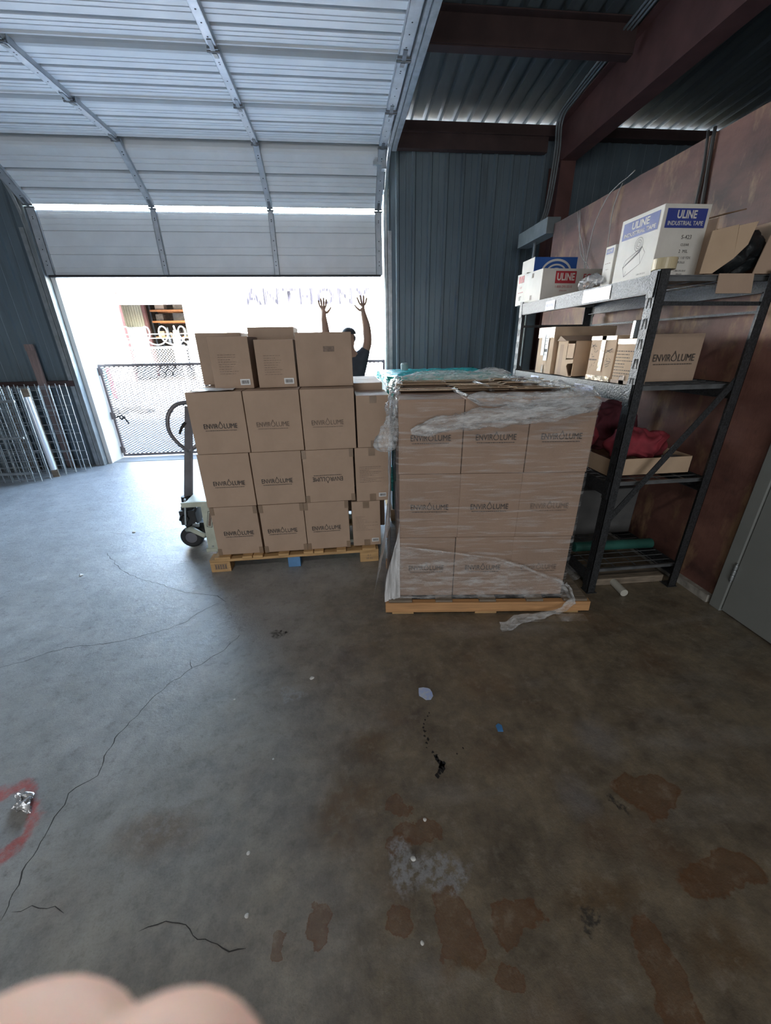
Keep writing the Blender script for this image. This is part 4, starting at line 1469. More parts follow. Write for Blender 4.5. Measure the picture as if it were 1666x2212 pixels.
# vertical nameplate (unreadable)
bm = B()
m = FRONT(.03, -.0008, .315)
rot = m @ Matrix.Rotation(R(-14), 4, 'Z') @ Matrix.Translation((.02, 0, 0))
quad(bm, rot, -.020, .020, -.066, .066)
npl = link('nameplate', bm, 'ink', jk)
bm = B(); r2 = rot @ Matrix.Translation((0, 0, .0005)); quad(bm, r2, -.016, .016, -.062, .062)
link('plate_field', bm, 'cream', npl)
bm = B(); r3 = rot @ Matrix.Translation((0, 0, .001)); quad(bm, r3, -.010, .010, -.055, .055)
link('plate_print', bm, 'ink_faint', npl)
bm = B(); lathe(bm, [(.022, -.012), (.022, -.004), (.012, -.016)], 14, 'y', (.095, 0, .15)); lathe(bm, [(.006, -.018), (.006, 0)], 8, 'y', (.03, 0, .085))
link('axle_bolt', bm, 'steel', jk)

# ------------------------------------------------------------------ rack on the right
RX0, RX1, RY0, RY1 = 1.50, 2.12, 1.93, 3.45
rack = thing('shelving_rack', 'black hammered steel shelving rack against the brown partition', 'shelf', (0, 0, 0))
def upright(x, y, fx, name='upright'):
    bm = B()
    s = 1 if y < 2.5 else -1
    w, d, th = .058, .05, .003
    box(bm, x, x+fx*th if fx > 0 else x, y, y+s*w, 0, 1.80) if False else None
    xa, xb = sorted((x, x+fx*th)); ya, yb = sorted((y, y+s*w))
    box(bm, xa, xb, ya, yb, 0, 1.80)                 # front face, in the y-z plane
    xa, xb = sorted((x, x+fx*d)); ya, yb = sorted((y, y+s*th))
    box(bm, xa, xb, ya, yb, 0, 1.80)                 # side return, in the x-z plane
    xa, xb = sorted((x-.006*fx, x+fx*(d+.012))); ya, yb = sorted((y-s*.008, y+s*(w+.006)))
    box(bm, xa, xb, ya, yb, 0, .004)
    o = link(name, bm, 'black_metal', rack)
    z = .10
    while z < 1.76:
        for k, sh in ((.018, .004), (.040, -.004)):
            bm = B()
            yy = y+s*k
            xx = x-fx*.0008
            v = [(xx, yy-.0055+sh, z+.024), (xx, yy+.0055+sh, z+.024), (xx, yy+.003-sh*.6, z-.024), (xx, yy-.003-sh*.6, z-.024)]
            bm.faces.new([bm.verts.new(q) for q in v])
            link('slot', bm, 'slot', o)
        z += .092
upright(RX0, RY0, 1); upright(RX0, RY1, 1); upright(RX1, RY0, -1); upright(RX1, RY1, -1)
ZS = [1.785, 1.28, .745, .155]
for z in ZS:
    for x, fx in ((RX0, 1), (RX1, -1)):
        bm = B()
        xa, xb = sorted((x-fx*.004, x+fx*.002))
        ya, yb = RY0+.03, RY1-.03
        box(bm, xa, xb, ya, yb, z-.078, z)
        xa, xb = sorted((x-fx*.004, x+fx*.035))
        box(bm, xa, xb, ya, yb, z-.004, z) if False else None
        xa, xb = sorted((x, x+fx*.03)); box(bm, xa, xb, ya, yb, z-.082, z-.078)
        for y in (RY0+.012, RY1-.012-.045):
            xa, xb = sorted((x-fx*.0062, x-fx*.003)); box(bm, xa, xb, y, y+.045, z-.10, z+.01)
        link('beam', bm, 'black_metal', rack)
    bm = B()   # end rails
    for y in (RY0+.045, RY1-.055):
        box(bm, RX0+.004, RX1-.004, y, y+.012, z-.028, z-.006)
    y = RY0+.02
    while y < RY1-.02:       # wire deck
        bar(bm, (RX0+.003, y+.02, z-.005), (RX1-.003, y+.02, z-.005), .004)
        y += .062
    for x in (1.56, 1.70, 1.85, 2.0):
        bar(bm, (x, RY0+.05, z-.009), (x, RY1-.05, z-.009), .005)
    link('wire_deck', bm, 'steel_dark', rack)
bm = B(); bar(bm, (RX0+.03, RY0+.012, .50), (RX1-.012, RY0+.012, 1.33), .036, .006, up=(0, 1, 0)); 
link('brace', bm, 'black_metal', rack)
bm = B(); bar(bm, (RX0+.02, RY0+.012, 1.66), (RX1-.01, RY0+.012, 1.655), .018, .006, up=(0, 1, 0))
link('brace', bm, 'black_metal', rack)
bm = B(); bar(bm, (RX1-.03, RY1-.02, .50), (RX0+.012, RY1-.02, 1.33), .036, .006, up=(0, 1, 0))
bar(bm, (RX0+.02, RY1-.02, 1.62), (RX1-.01, RY1-.02, 1.62), .018, .006, up=(0, 1, 0))
link('brace', bm, 'black_metal', rack)
bm = B(); box(bm, RX1-.012, RX1-.006, 2.68, 2.72, .0, 1.79); bar(bm, (RX1-.01, RY0+.03, 1.62), (RX1-.01, RY1-.03, 1.62), .012)
link('rear_brace', bm, 'black_metal', rack)
# shelf labels
def shelf_label(y, z, w, h, body, m_='lilac_label', lab=None):
    bm = B(); quad(bm, LEFT(RX0-.0075, y, z), -w/2, w/2, -h/2, h/2)
    o = link('shelf_label', bm, m_, rack)
    bm = B()
    for k, s in enumerate(body):
        add_text(bm, s, h*(.42 if len(body) == 1 else .30), LEFT(RX0-.0080, y, z+(0 if len(body) == 1 else h*(.18-.36*k))), width=w*.82)
    link('label_text', bm, 'blue_ink', o)
shelf_label(2.93, 1.735, .13, .058, ['PROX. DE ENTREGA'])
shelf_label(3.02, 1.232, .13, .058, ['PROX. DE ENTREGA'])
shelf_label(2.36, 1.218, .20, .070, ['EMPAQUE Y BOLSAS', 'TAPAS Y CAJAS'])
bm = B(); quad(bm, LEFT(RX0-.0075, 2.40, 1.742), -.13, .13, -.030, .034)
o = link('clear_sleeve', bm, 'sleeve', rack)

# ------------------------------------------------------------------ goods on the rack
def carton_open(name, w, d, h, label, group, loc, rotz=0, m_='card', flaps=True, cat='box'):
    t = thing(name, label, cat, loc, rotz, group)
    return t
GT1 = 'goods on the top shelf'
zt = 1.786
# big white tape case
tc = thing('tape_case', 'big white carton with blue INDUSTRIAL TAPE panels on the top shelf', 'box', (1.56, 2.075, zt), 0)
w, d, h = .24, .30, .300
bm = B(); box(bm, 0, w, 0, d, 0, h)
link('carton', bm, 'white_card', tc, bevel=.002)
for nm, mtx, ww in (('front', FRONT(w/2, -.0012, 0), w), ('side', LEFT(-.0012, d/2, 0), d)):
    bm = B(); quad(bm, mtx, -ww*.43, ww*.43, h-.095, h-.018)
    p = link('blue_panel', bm, 'blue_ink', tc)
    bm = B()
    m2 = mtx @ Matrix.Translation((0, 0, .0006))
    add_text(bm, 'ULINE', .044, m2 @ Matrix.Translation((0, h-.043, 0)), offset=.0012, width=ww*.42)
    add_text(bm, 'INDUSTRIAL TAPE', .024, m2 @ Matrix.Translation((0, h-.077, 0)), offset=.0004, width=ww*.76)
    link('panel_text', bm, 'white_card', p)
bm = B()
mtx = FRONT(w/2, -.0014, 0)
for s, z_, sz_, x_ in (('S-423', .168, .024, .025), ('CLEAR', .137, .015, .025), ('2  MIL', .110, .019, .025), ('2 IN. X 110 YDS', .083, .015, .02), ('36 ROLLS', .064, .013, .02), ('1-800-295-5510', .028, .010, .03), ('uline.com', .015, .008, .03)):
    add_text(bm, s, sz_, mtx @ Matrix.Translation((x_, z_, 0)))
link('printed_text', bm, 'ink', tc)
bm = B()
mtx = LEFT(-.0014, d/2, 0)
def line2(a, b, w_=.0016):
    a, b = Vector(a), Vector(b)
    q = (b-a).normalized(); nn = Vector((-q.y, q.x))*w_/2
    bm.faces.new([bm.verts.new(mtx @ Vector((p.x, p.y, 0))) for p in (a+nn, a-nn, b-nn, b+nn)])
bx = [(-.075, .075), (-.055, .03), (.055, .075), (.035, .13), (-.075, .075)]
for a, b in zip(bx, bx[1:]): line2(a, b)
for a, b in (((-.075, .075), (-.065, .105)), ((-.065, .105), (.048, .150)), ((.048, .150), (.035, .13)), ((.055, .075), (.075, .12)), ((.075, .12), (.048, .150)), ((-.055, .03), (-.045, .055)), ((-.06, .085), (.04, .138))): line2(a, b)
for rr in (.030, .019, .010):
    for k in range(20):
        a0_, a1_ = 6.283*k/20, 6.283*(k+1)/20
        line2((.018+rr*math.cos(a0_), .165+rr*math.sin(a0_)), (.018+rr*math.cos(a1_), .165+rr*math.sin(a1_)))
add_text(bm, '1-800-295-5510', .010, mtx @ Matrix.Translation((.075, .026, 0)))
link('printed_drawing', bm, 'ink', tc)

bm = B()
lathe(bm, [(.038, 0), (.050, 0), (.050, .046), (.038, .046)], 32)
tr = thing('tape_roll', 'beige roll of packing tape at the near corner of the top shelf', 'tape roll', (1.545, 1.975, 1.802))
link('tape', bm, 'amber_tape', tr, bevel=.001)
bm = B(); lathe(bm, [(.0365, .001), (.0378, .001), (.0378, .047), (.0365, .047)], 32)
link('core', bm, 'card', tr)

# narrow white carton
t = thing('narrow_carton', 'thin white upright carton with a small blue mark beside the big tape case', 'box', (1.56, 2.40, zt), 0)
bm = B(); box(bm, 0, .22, 0, .085, 0, .205)
link('carton', bm, 'white_card', t, bevel=.002)
bm = B(); quad(bm, LEFT(-.0012, .042, .180), -.030, .030, -.013, .013)
p = link('blue_panel', bm, 'blue_ink', t)
bm = B(); add_text(bm, 'ULINE', .017, LEFT(-.0018, .042, .180)); link('panel_text', bm, 'white_card', p)
bm = B(); text_lines(bm, LEFT(-.0012, .042, .10), [(.02, -.025, .025), (-.01, -.012, .012)]); link('small_print', bm, 'ink_faint', t)

# long ECON carton lying along x
t = thing('long_carton', 'long white carton with red lettering lying across the top shelf', 'box', (1.535, 3.19, zt), R(4))
bm = carton_bm(.62, .27, .215, .004, 5)
for v in bm.verts: v.co += Vector((.31, .135, 0))
link('carton', bm, 'white_card', t, bevel=.002)
mf = FRONT(0, -.0042, 0)
bm = B(); quad(bm, mf @ Matrix.Shear('XZ', 4, (0, 0)) if False else mf, .105, .275, .118, .198)
p = link('red_panel', bm, 'red_ink', t)
bm = B(); add_text(bm, 'ULINE', .066, mf @ Matrix.Translation((.19, .158, .0008)), offset=.002, width=.145); link('panel_text', bm, 'white_card', p)
bm = B(); add_text(bm, 'ECONO', .052, mf @ Matrix.Translation((.43, .160, .0006)), offset=.001, width=.19)
link('printed_name', bm, 'red_ink', t)
bm = B(); add_text(bm, '1-800-295-5510', .022, mf @ Matrix.Translation((.18, .095, .0006)), width=.14); add_text(bm, 'uline.com', .016, mf @ Matrix.Translation((.18, .070, .0006)))
link('printed_text', bm, 'red_ink', t)
bm = B()
ml = LEFT(-.0035, .135, 0)
for zc in (.185, .035):
    for k in range(3): quad(bm, ml, -.012+.010*k, -.006+.010*k, zc-.016, zc+.016)
link('staple', bm, 'ink_faint', t)

# small white/red carton at far end
t = thing('small_carton', 'small white carton with red print at the far end of the top shelf', 'box', (1.54, 3.48, zt), 0)
bm = B(); box(bm, 0, .20, 0, .17, 0, .232); link('carton', bm, 'white_card', t, bevel=.002)
bm = B(); m = LEFT(-.0012, .085, 0)
for k in range(3): quad(bm, m, -.05+.036*k, -.022+.036*k, .165, .215)
add_text(bm, 'X-87', .022, m @ Matrix.Translation((0, .13, 0))); text_lines(bm, m, [(.095, -.05, .05)], h=.005)
link('red_print', bm, 'red_ink', t)
bm = B(); add_text(bm, '87', .045, m @ Matrix.Translation((0, .05, 0))); link('black_print', bm, 'ink', t)

# blue carton behind
t = thing('blue_carton', 'blue carton with white arcs behind the long white carton', 'box', (1.56, 3.47, zt), 0)
bm = B(); box(bm, 0, .36, .0, .22, 0, .335)
for v in bm.verts: v.co.x += .22; v.co.x -= .19
link('carton', bm, 'blue_card', t, bevel=.002)
bm = B(); quad(bm, LEFT(.0288, .11, 0), -.11, .11, .0, .335); link('white_side', bm, 'white_card', t)
bm = B(); m = FRONT(.22, -.0012, .215)
for rr, th_ in ((.092, .016), (.062, .012), (.036, .010)):
    for k in range(22):
        a0_, a1_ = R(-10+200*k/22), R(-10+200*(k+1)/22)
        tt = th_*(.4+.6*math.sin(math.pi*k/22)); t2_ = th_*(.4+.6*math.sin(math.pi*(k+1)/22))
        bm.faces.new([bm.verts.new(m @ Vector((r__*1.3*math.cos(a_), r__*math.sin(a_), 0))) for r__, a_ in ((rr, a0_), (rr+tt, a0_), (rr+t2_, a1_), (rr, a1_))])
link('white_arcs', bm, 'white_card', t)

# plastic bag with orange fitting
t = thing('plastic_bag', 'small clear plastic bag holding an orange piece on the top shelf front', 'bag', (1.545, 2.56, zt))
bm = B(); bmesh.ops.create_icosphere(bm, subdivisions=4, radius=1)
for v in bm.verts: v.co = Vector((v.co.x*.045, v.co.y*.10, .040+v.co.z*.036))
crumple(bm, .030, 18, 3, .012)
for v in bm.verts: v.co.z = max(v.co.z, .002)
link('bag', bm, 'film_bag', t, smooth=True)
bm = B(); lathe(bm, [(.018, 0), (.018, .02), (.012, .03)], 16, 'x', (-.02, .03, .03)); link('orange_fitting', bm, 'orange_beam', t)

# open carton with black plastic
t = thing('open_carton', 'open brown carton with a black plastic bag spilling out on the top shelf', 'box', (1.80, 2.0, zt))
bm = B()
box(bm, .0, .006, .02, .36, 0, .235); box(bm, .34, .346, .02, .36, 0, .235); box(bm, 0, .346, .355, .361, 0, .235); box(bm, 0, .346, .02, .36, 0, .006)
link('carton', bm, 'card', t)
def flap(pts, th=.004, m_='card', nm='flap'):
    bm = B()
    a = [Vector(p) for p in pts]
    nn = (a[1]-a[0]).cross(a[2]-a[0]).normalized()*th
    va = [bm.verts.new(p) for p in a]; vb = [bm.verts.new(p+nn) for p in a]
    bm.faces.new(va); bm.faces.new(vb[::-1])
    for k in range(len(a)):
        j = (k+1) % len(a)
        bm.faces.new((va[k], vb[k], vb[j], va[j]))
    return link(nm, bm, m_, t)
flap([(-.07, -.03, .0), (-.01, -.035, .0), (.075, -.04, .06), (.06, -.035, .195), (-.06, -.03, .17)], m_='card_pale')
flap([(.075, -.04, .06), (.125, -.045, .115), (.145, -.045, .205), (.062, -.037, .190)], m_='card_pale')
flap([(.0, .0, .24), (.16, .05, .275), (.0, .20, .25)], m_='card_dark')
flap([(.03, -.045, -.085), (.22, -.045, -.085), (.215, -.035, .0), (.03, -.035, .0)])
flap([(.21, -.03, .0), (.35, -.03, .0), (.36, -.03, .21), (.25, -.03, .195)])
bm = B(); bmesh.ops.create_icosphere(bm, subdivisions=4, radius=1)
for v in bm.verts: v.co = Vector((.17+v.co.x*.13, .04+v.co.y*.06, .10+v.co.z*.095))
crumple(bm, .04, 14, 6, .014)
for v in bm.verts: v.co.z = max(v.co.z, .003)
link('black_bag', bm, 'black_plastic', t, smooth=True)

# second shelf
z2 = 1.281
G2 = 'cartons on the second shelf'
def plain(name, lab, x, y, w, d, h, m_='card', rot=0, z=z2, group=G2):
    t = thing(name, lab, 'box', (x, y, z), R(rot), group)
    bm = carton_bm(w, d, h, .004, x*10+y)
    for v in bm.verts: v.co += Vector((w/2, d/2, 0))
    link('carton', bm, m_, t, bevel=.002)
    return t
t = plain('carton', 'taped tan carton with white shipping labels, farthest on the second shelf', 1.525, 2.86, .46, .235, .315, 'card_pale')
bm = B(); m = LEFT(-.005, .117, 0); quad(bm, m, -.118, .118, .245, .314); link('tape', bm, 'tape_gloss', t)
bm = B(); quad(bm, LEFT(-.0056, .145, .19), -.025, .03, -.065, .065); quad(bm, LEFT(-.0056, .095, .185), -.028, .028, -.095, .085); lb = link('shipping_label', bm, 'label', t)
bm = B(); m = LEFT(-.0060, .095, .18); quad(bm, m, -.02, .02, -.03, -.01); text_lines(bm, m, [(.06, -.02, .02), (.045, -.02, .02), (.02, -.02, .02), (-.05, -.02, .02)]); link('label_print', bm, 'ink', lb)
bm = B(); quad(bm, LEFT(-.0054, .12, 0), -.015, .015, .002, .06); link('brown_tape', bm, 'tape', t)

t = thing('open_carton', 'open tan carton with gaping cut-out side on the second shelf', 'box', (1.53, 2.58, z2), 0, G2)
bm = B(); box(bm, 0, .004, .10, .225, 0, .22); box(bm, .0, .40, .221, .225, 0, .22); box(bm, 0, .4, 0, .004, 0, .22); box(bm, 0, .4, 0, .225, 0, .004); box(bm, .396, .4, 0, .225, 0, .22)
prism(bm, [(.0, .0), (.10, .0), (.10, .10), (.03, .095), (.07, .06), (.045, .0)], 'x', 0, .004) if False else None
link('carton', bm, 'card_pale', t)
bm = B(); prism(bm, [(.10, 0), (.10, .105), (.0, .11), (.0, .085), (.062, .08), (.075, .065), (.03, .0)], 'x', -.004, 0); link('lower_flap', bm, 'card_pale', t)
bm = B(); box(bm, -.006, -.002, .005, .085, .115, .205); link('upper_flap', bm, 'card_pale', t)
bm = B(); prism(bm, [(.10, .222), (.225, .222), (.19, .255), (.115, .225)], 'x', -.01, .25); link('top_flap', bm, 'card', t)
bm = B(); quad(bm, LEFT(-.0012, .165, 0), -.025, .022, .01, .20); link('tape', bm, 'card', t)

t = plain('carton', 'tan carton with marker scrawls and a shiny tape strip on the second shelf', 1.53, 2.18, .36, .235, .245, 'card_pale')
bm = B(); m = LEFT(-.0054, .117, 0); quad(bm, m, -.012, .026, .055, .244); quad(bm, m, -.115, .115, .222, .244); quad(bm, m, -.115, .115, .0, .028); link('tape', bm, 'tape_gloss', t)
bm = B(); mtx = LEFT(-.006, .117, 0)
random.seed(11)
for cx, cy in ((-.075, .19), (-.06, .15), (-.07, .085), (.07, .165), (.08, .13), (.075, .095)):
    for k in range(4):
        line2((cx+random.uniform(-.03, .03), cy+random.uniform(-.02, .02)), (cx+random.uniform(-.03, .03), cy+random.uniform(-.02, .02)), .003)
link('marker_text', bm, 'ink', t)

bm = B(); text_lines(bm, mtx, [(.115, -.11, -.03)], h=.008); link('small_print', bm, 'ink', t)
t = plain('carton', 'tan carton with rows of small print next to the front upright', 1.53, 1.995, .075, .17, .225, 'card_pale')
bm = B(); m = LEFT(-.0054, .085, 0)
text_lines(bm, m, [(.165-.016*k, -.075, random.uniform(-.01, .07)) for k in range(9)], h=.004); link('small_print', bm, 'ink', t)
bm = B(); quad(bm, m, -.083, .083, .20, .226); link('clear_tape', bm, 'tape_gloss', t)
bm = B(); quad(bm, m, -.015, .025, .0, .045); quad(bm, m, -.083, .083, 0, .018); link('tape', bm, 'tape', t)
bm = B(); lathe(bm, [(.030, 0), (.034, .003), (.034, .085), (.031, .088)], 24)
tag(link('metal_can', bm, 'silver', None, (1.568, 2.08, z2+.226), smooth=False), 'silver metal can standing on a tan carton behind the front upright', 'can')

env_carton('carton', .385, .30, .248, 'wide brown carton with printed name at the near right end of the second shelf', G2, (1.812, 2.275, z2), R(0), 'normal', .25, lz=.50, seed=33, lx=.03)

# third shelf: tray with red cloth
z3 = .746
t = thing('carton_tray', 'shallow brown carton tray on the third shelf heaped with red cloth', 'box', (1.56, 2.06, z3))
bm = B(); box(bm, 0, .53, 0, .004, 0, .105); box(bm, 0, .004, 0, .60, 0, .105); box(bm, .526, .53, 0, .6, 0, .105); box(bm, 0, .53, .596, .6, 0, .105); box(bm, 0, .53, 0, .6, 0, .004)
link('tray', bm, 'card_pale', t)
bm = B(); prism(bm, [(.0, .05), (.10, .105), (.0, .105)], 'y', -.003, 0); link('corner_flap', bm, 'card', t)
def cloth(name, m_, lab, x, y, z, sx_, sy_, sz_, seed, amp, group=None):
    bm = B(); bmesh.ops.create_icosphere(bm, subdivisions=5, radius=1)
    for v in bm.verts: v.co = Vector((v.co.x*sx_, v.co.y*sy_, v.co.z*sz_))
    for v in bm.verts:
        p = v.co*7+Vector((seed, 0, 0))
        f = noise.noise_vector(p)*amp
        rd = abs(noise.noise(p*1.6))*amp*1.3
        v.co += f+v.co.normalized()*(-rd)
        v.co.z = max(v.co.z, -sz_*.8)
    return tag(link(name, bm, m_, None, (x, y, z), smooth=True), lab, 'cloth', group)
cloth('red_cloth', 'red_cloth', 'bright red crumpled cloth hanging over the tray edge', 1.83, 2.20, z3+.155, .19, .15, .085, 3, .075, 'red cloths on the third shelf')
cloth('red_cloth', 'red_cloth', 'rounded red cloth bundle behind the near upright', 1.58, 2.42, z3+.18, .09, .13, .085, 8, .03, 'red cloths on the third shelf')
cloth('red_cloth', 'maroon_cloth', 'dark maroon cloth bundle lying deeper on the third shelf', 1.80, 2.50, z3+.20, .22, .12, .17, 5, .05, 'red cloths on the third shelf')
bm = B(); box(bm, 0, .10, 0, .07, 0, .085); crumple(bm, .01, 9, 1)
tag(link('grey_carton', bm, 'grey_box', None, (1.965, 2.09, z3+.006)), 'small grey block at the right end of the cloth tray', 'box')
t = plain('carton', 'pale carton painted dark for the shade beyond the maroon cloth', 1.60, 2.72, .3, .3, .32, 'card_dark', z=z3, group=None)  # dark cardboard puts the shade into this pale carton's colour
# boards and goods on the bottom shelf
zb = .156
bm = B(); box(bm, 0, .56, 0, .45, 0, .36)
bmesh.ops.subdivide_edges(bm, edges=bm.edges[:], cuts=2, use_grid_fill=True); crumple(bm, .004, 6, 1)
o = tag(link('grey_bin', bm, 'grey_panel', None, (1.55, 2.42, zb+.002), bevel=.01), 'big dark grey carton standing on the bottom shelf', 'box')
bm = B(); lathe(bm, [(.022, 0), (.034, .002), (.034, .56), (.022, .562)], 20, 'x'); 
for v in bm.verts: v.co.z += .035
tag(link('film_roll', bm, 'teal_dark', None, (1.53, 2.20, zb+.002), R(-2), smooth=False), 'roll of teal stretch film lying on the bottom shelf', 'film roll')
bm = B(); box(bm, 0, .50, 0, .09, 0, .05)
tag(link('timber_offcut', bm, 'wood_grey', None, (1.575, 2.00, .001), R(-1), bevel=.003), 'grey timber offcut on the floor under the rack', 'timber')
bm = B(); lathe(bm, [(.016, 0), (.024, 0), (.024, .16), (.016, .16)], 20, 'y')
for v in bm.verts: v.co.z += .024
tag(link('pipe_offcut', bm, 'pvc', None, (1.710, 1.87, 0), R(-6), smooth=False), 'short white plastic pipe offcut on the floor beside the rack foot', 'pipe')
bm = B(); bmesh.ops.create_grid(bm, x_segments=14, y_segments=10, size=.5)
for v in bm.verts: v.co = Vector((v.co.x*.24, v.co.y*.34, .006+.05*abs(noise.noise(v.co*3))+.012*abs(noise.noise(v.co*11))))
tag(link('film_scrap', bm, 'film_loose', None, (1.43, 2.22, 0), R(12), smooth=True), 'crumpled clear film scrap on the floor between pallet and rack', 'plastic scrap')

# ------------------------------------------------------------------ wall-side bits on the right
bm = B(); box(bm, 2.13, 2.27, 4.47, 5.15, 2.50, 2.64)
tag(link('trunking_box', bm, 'grey_box', bevel=.004), 'grey metal trunking box at the far end of the partition', 'trunking')
bm = B(); box(bm, 2.42, 2.655, 5.56, 5.66, .95, 1.95); box(bm, 2.435, 2.64, 5.55, 5.56, .97, 1.93)
tag(link('electrical_panel', bm, 'panel_pale', bevel=.004), 'pale grey-blue metal cabinet by the steel column', 'cabinet')
# conduits along the rafter and down the column
def cable(name, pts, r, m_, lab, cat='cable', group=None):
    bm = B(); tube(bm, dens(pts, .06), r, 8)
    return tag(link(name, bm, m_, smooth=True), lab, cat, group)
for k, dx in enumerate((0, .035, .07)):
    cable('conduit', [(2.54+dx, -3.0, 4.50), (2.54+dx, 1.2, 4.17), (2.54+dx, 4.15, 3.925), (2.55+dx*.9, 5.15, 3.835), (2.56+dx*.8, 5.42, 3.76), (2.56+dx*.8, 5.40, 3.45), (2.50+dx*.7, 5.36, 2.9), (2.30+dx*.5, 5.2, 2.60 if k < 3 else 2)], .011, 'grey_box', ('outermost', 'middle', 'innermost')[k]+' of the thin conduits beside the rafter', 'conduit', 'conduits beside the red rafter')
cable('conduit', [(2.20, 4.85, 2.50), (2.20, 4.85, 2.0), (2.20, 4.85, .2)], .016, 'grey_box', 'grey conduit dropping from the trunking box', 'conduit')
G = 'thin pale wires hanging on the partition'
cable('wire', [(2.185, 4.01, 2.565), (2.175, 3.92, 2.40), (2.16, 3.78, 2.24), (2.15, 3.70, 2.10), (2.16, 3.68, 1.9)], .0035, 'white_cable', 'pale wire hanging nearest the trunking box', 'wire', G)
cable('wire', [(2.185, 3.97, 2.565), (2.17, 3.90, 2.38), (2.16, 3.80, 2.20), (2.15, 3.62, 2.06), (2.16, 3.60, 1.9)], .0035, 'white_cable', 'pale wire hanging second from the trunking box', 'wire', G)
cable('wire', [(2.185, 3.30, 2.62), (2.18, 3.36, 2.60), (2.15, 3.50, 2.55), (2.14, 3.62, 2.40), (2.14, 3.66, 2.20), (2.15, 3.68, 1.9)], .0035, 'white_cable', 'long pale wire drooping slantwise across the partition', 'wire', G)
cable('wire', [(2.185, 3.42, 2.585), (2.17, 3.46, 2.45), (2.16, 3.43, 2.2), (2.16, 3.40, 1.95)], .0035, 'white_cable', 'pale wire hanging straight beside the slanting one', 'wire', G)
G = 'black cables on the partition by the tape case'
cable('cable', [(2.185, 2.69, 2.60), (2.19, 2.665, 2.42), (2.19, 2.655, 2.2), (2.19, 2.65, 1.95)], .007, 'cable', 'left one of the two black cables above the tape case', 'cable', G)
cable('cable', [(2.185, 2.645, 2.60), (2.19, 2.63, 2.42), (2.19, 2.60, 2.2), (2.19, 2.58, 1.95)], .009, 'cable', 'right one of the two black cables above the tape case', 'cable', G)

# ------------------------------------------------------------------ left side: mesh panels, board, lamp shade
GP = 'wire mesh panels leaning at the left wall'
def mesh_panel(x1, y, w, h, lab, pitch=.075, rows_=9, r=.0035, tilt=2.0):
    t = thing('mesh_panel', lab, 'mesh panel', (x1, y, 0), 0, GP)
    bm = B()
    k = 0
    tl = math.tan(R(tilt))
    def P(x, z): return (x, z*tl, z)
    n = int(w/pitch)
    for k in range(n+1):
        x = -k*pitch
        bar(bm, P(x, .002), P(x, h), r*2)
    for q in range(rows_+1):
        z = .03+(h-.06)*q/rows_
        a, b = P(0.0, z), P(-w, z)
        bar(bm, (a[0], a[1]-.006, a[2]), (b[0], b[1]-.006, b[2]), r*1.8)
    link('wire_grid', bm, 'steel', t)
    return t
mesh_panel(-3.80, 5.02, 1.5, 1.14, 'front wire mesh panel with three steel bars at the left wall', .085, 14)
mesh_panel(-3.74, 5.09, 1.5, 1.08, 'wire mesh panel second from the front at the left wall', .11, 3)
mesh_panel(-3.66, 5.26, 1.5, 1.09, 'wire mesh panel third from the front, just behind the white shade', .10, 10)
mesh_panel(-3.58, 5.33, 1.5, 1.10, 'wire mesh panel fourth from the front at the left wall', .12, 4)
mesh_panel(-3.50, 5.40, 1.5, 1.11, 'wire mesh panel fifth from the front at the left wall', .12, 4)
mesh_panel(-3.47, 5.47, 1.45, 1.12, 'rearmost wire mesh panel closest to the door track', .12, 9)
GB = 'steel bars across the front mesh panel'
for z, lab in ((.12, 'lowest of the three steel bars across the mesh panels'), (.55, 'middle of the three steel bars across the mesh panels'), (.97, 'highest of the three steel bars across the mesh panels')):
    bm = B(); bar(bm, (-5.3, 4.985+z*.035, z), (-3.86+z*.10, 4.985+z*.035, z), .016, .026)
    tag(link('steel_bar', bm, 'steel', bevel=.002), lab, 'bar', GB)
bm = B(); prism(bm, [(0, 0), (.055, 0), (.055, .012), (.062, .03), (.062, .10), (.0, .10)], 'z', 0, .0) if False else None
pp = []
for k in range(13):
    a = R(-100+200*k/12)
    pp.append((.034*math.sin(a), -.030*math.cos(a)))
for k in range(12, -1, -1):
    a = R(-100+200*k/12)
    pp.append((.030*math.sin(a), -.026*math.cos(a)))
prism(bm, pp, 'z', 0, .90)
sh = tag(link('lamp_shade', bm, 'shade_white', None, (-3.74, 5.19, .10), R(15), smooth=False), 'long white curved lamp shade standing among the mesh panels', 'lamp shade')
bm = B(); box(bm, -.034, .034, .004, .03, -.0999, .99)
link('backing_board', bm, 'wood_grey', sh)
bm = B(); box(bm, -.05, .05, -.012, .012, 0, 1.57); box(bm, -.052, .052, -.020, -.012, 1.50, 1.575)
tag(link('board', bm, 'wood_pink', None, (-3.83, 5.66, .003), 0, bevel=.003), 'pinkish upright board standing against the corrugated wall', 'board')
for x, lab in ((-4.25, 'dim upright plank behind the mesh panels at far left'), (-4.02, 'dim upright plank behind the mesh panels near the board')):
    bm = B(); box(bm, -.05, .05, -.015, .015, 0, 1.08)
    tag(link('plank', bm, 'wood_grey', None, (x, 5.60, .003), bevel=.003), lab, 'plank', 'planks behind the mesh panels')
bm = B(); box(bm, -4.6, -3.46, 5.66, 5.72, 1.07, 1.14); 
tag(link('wall_rail', bm, 'red_dark', bevel=.003), 'dark red girt rail low on the left wall', 'beam', kind='structure')

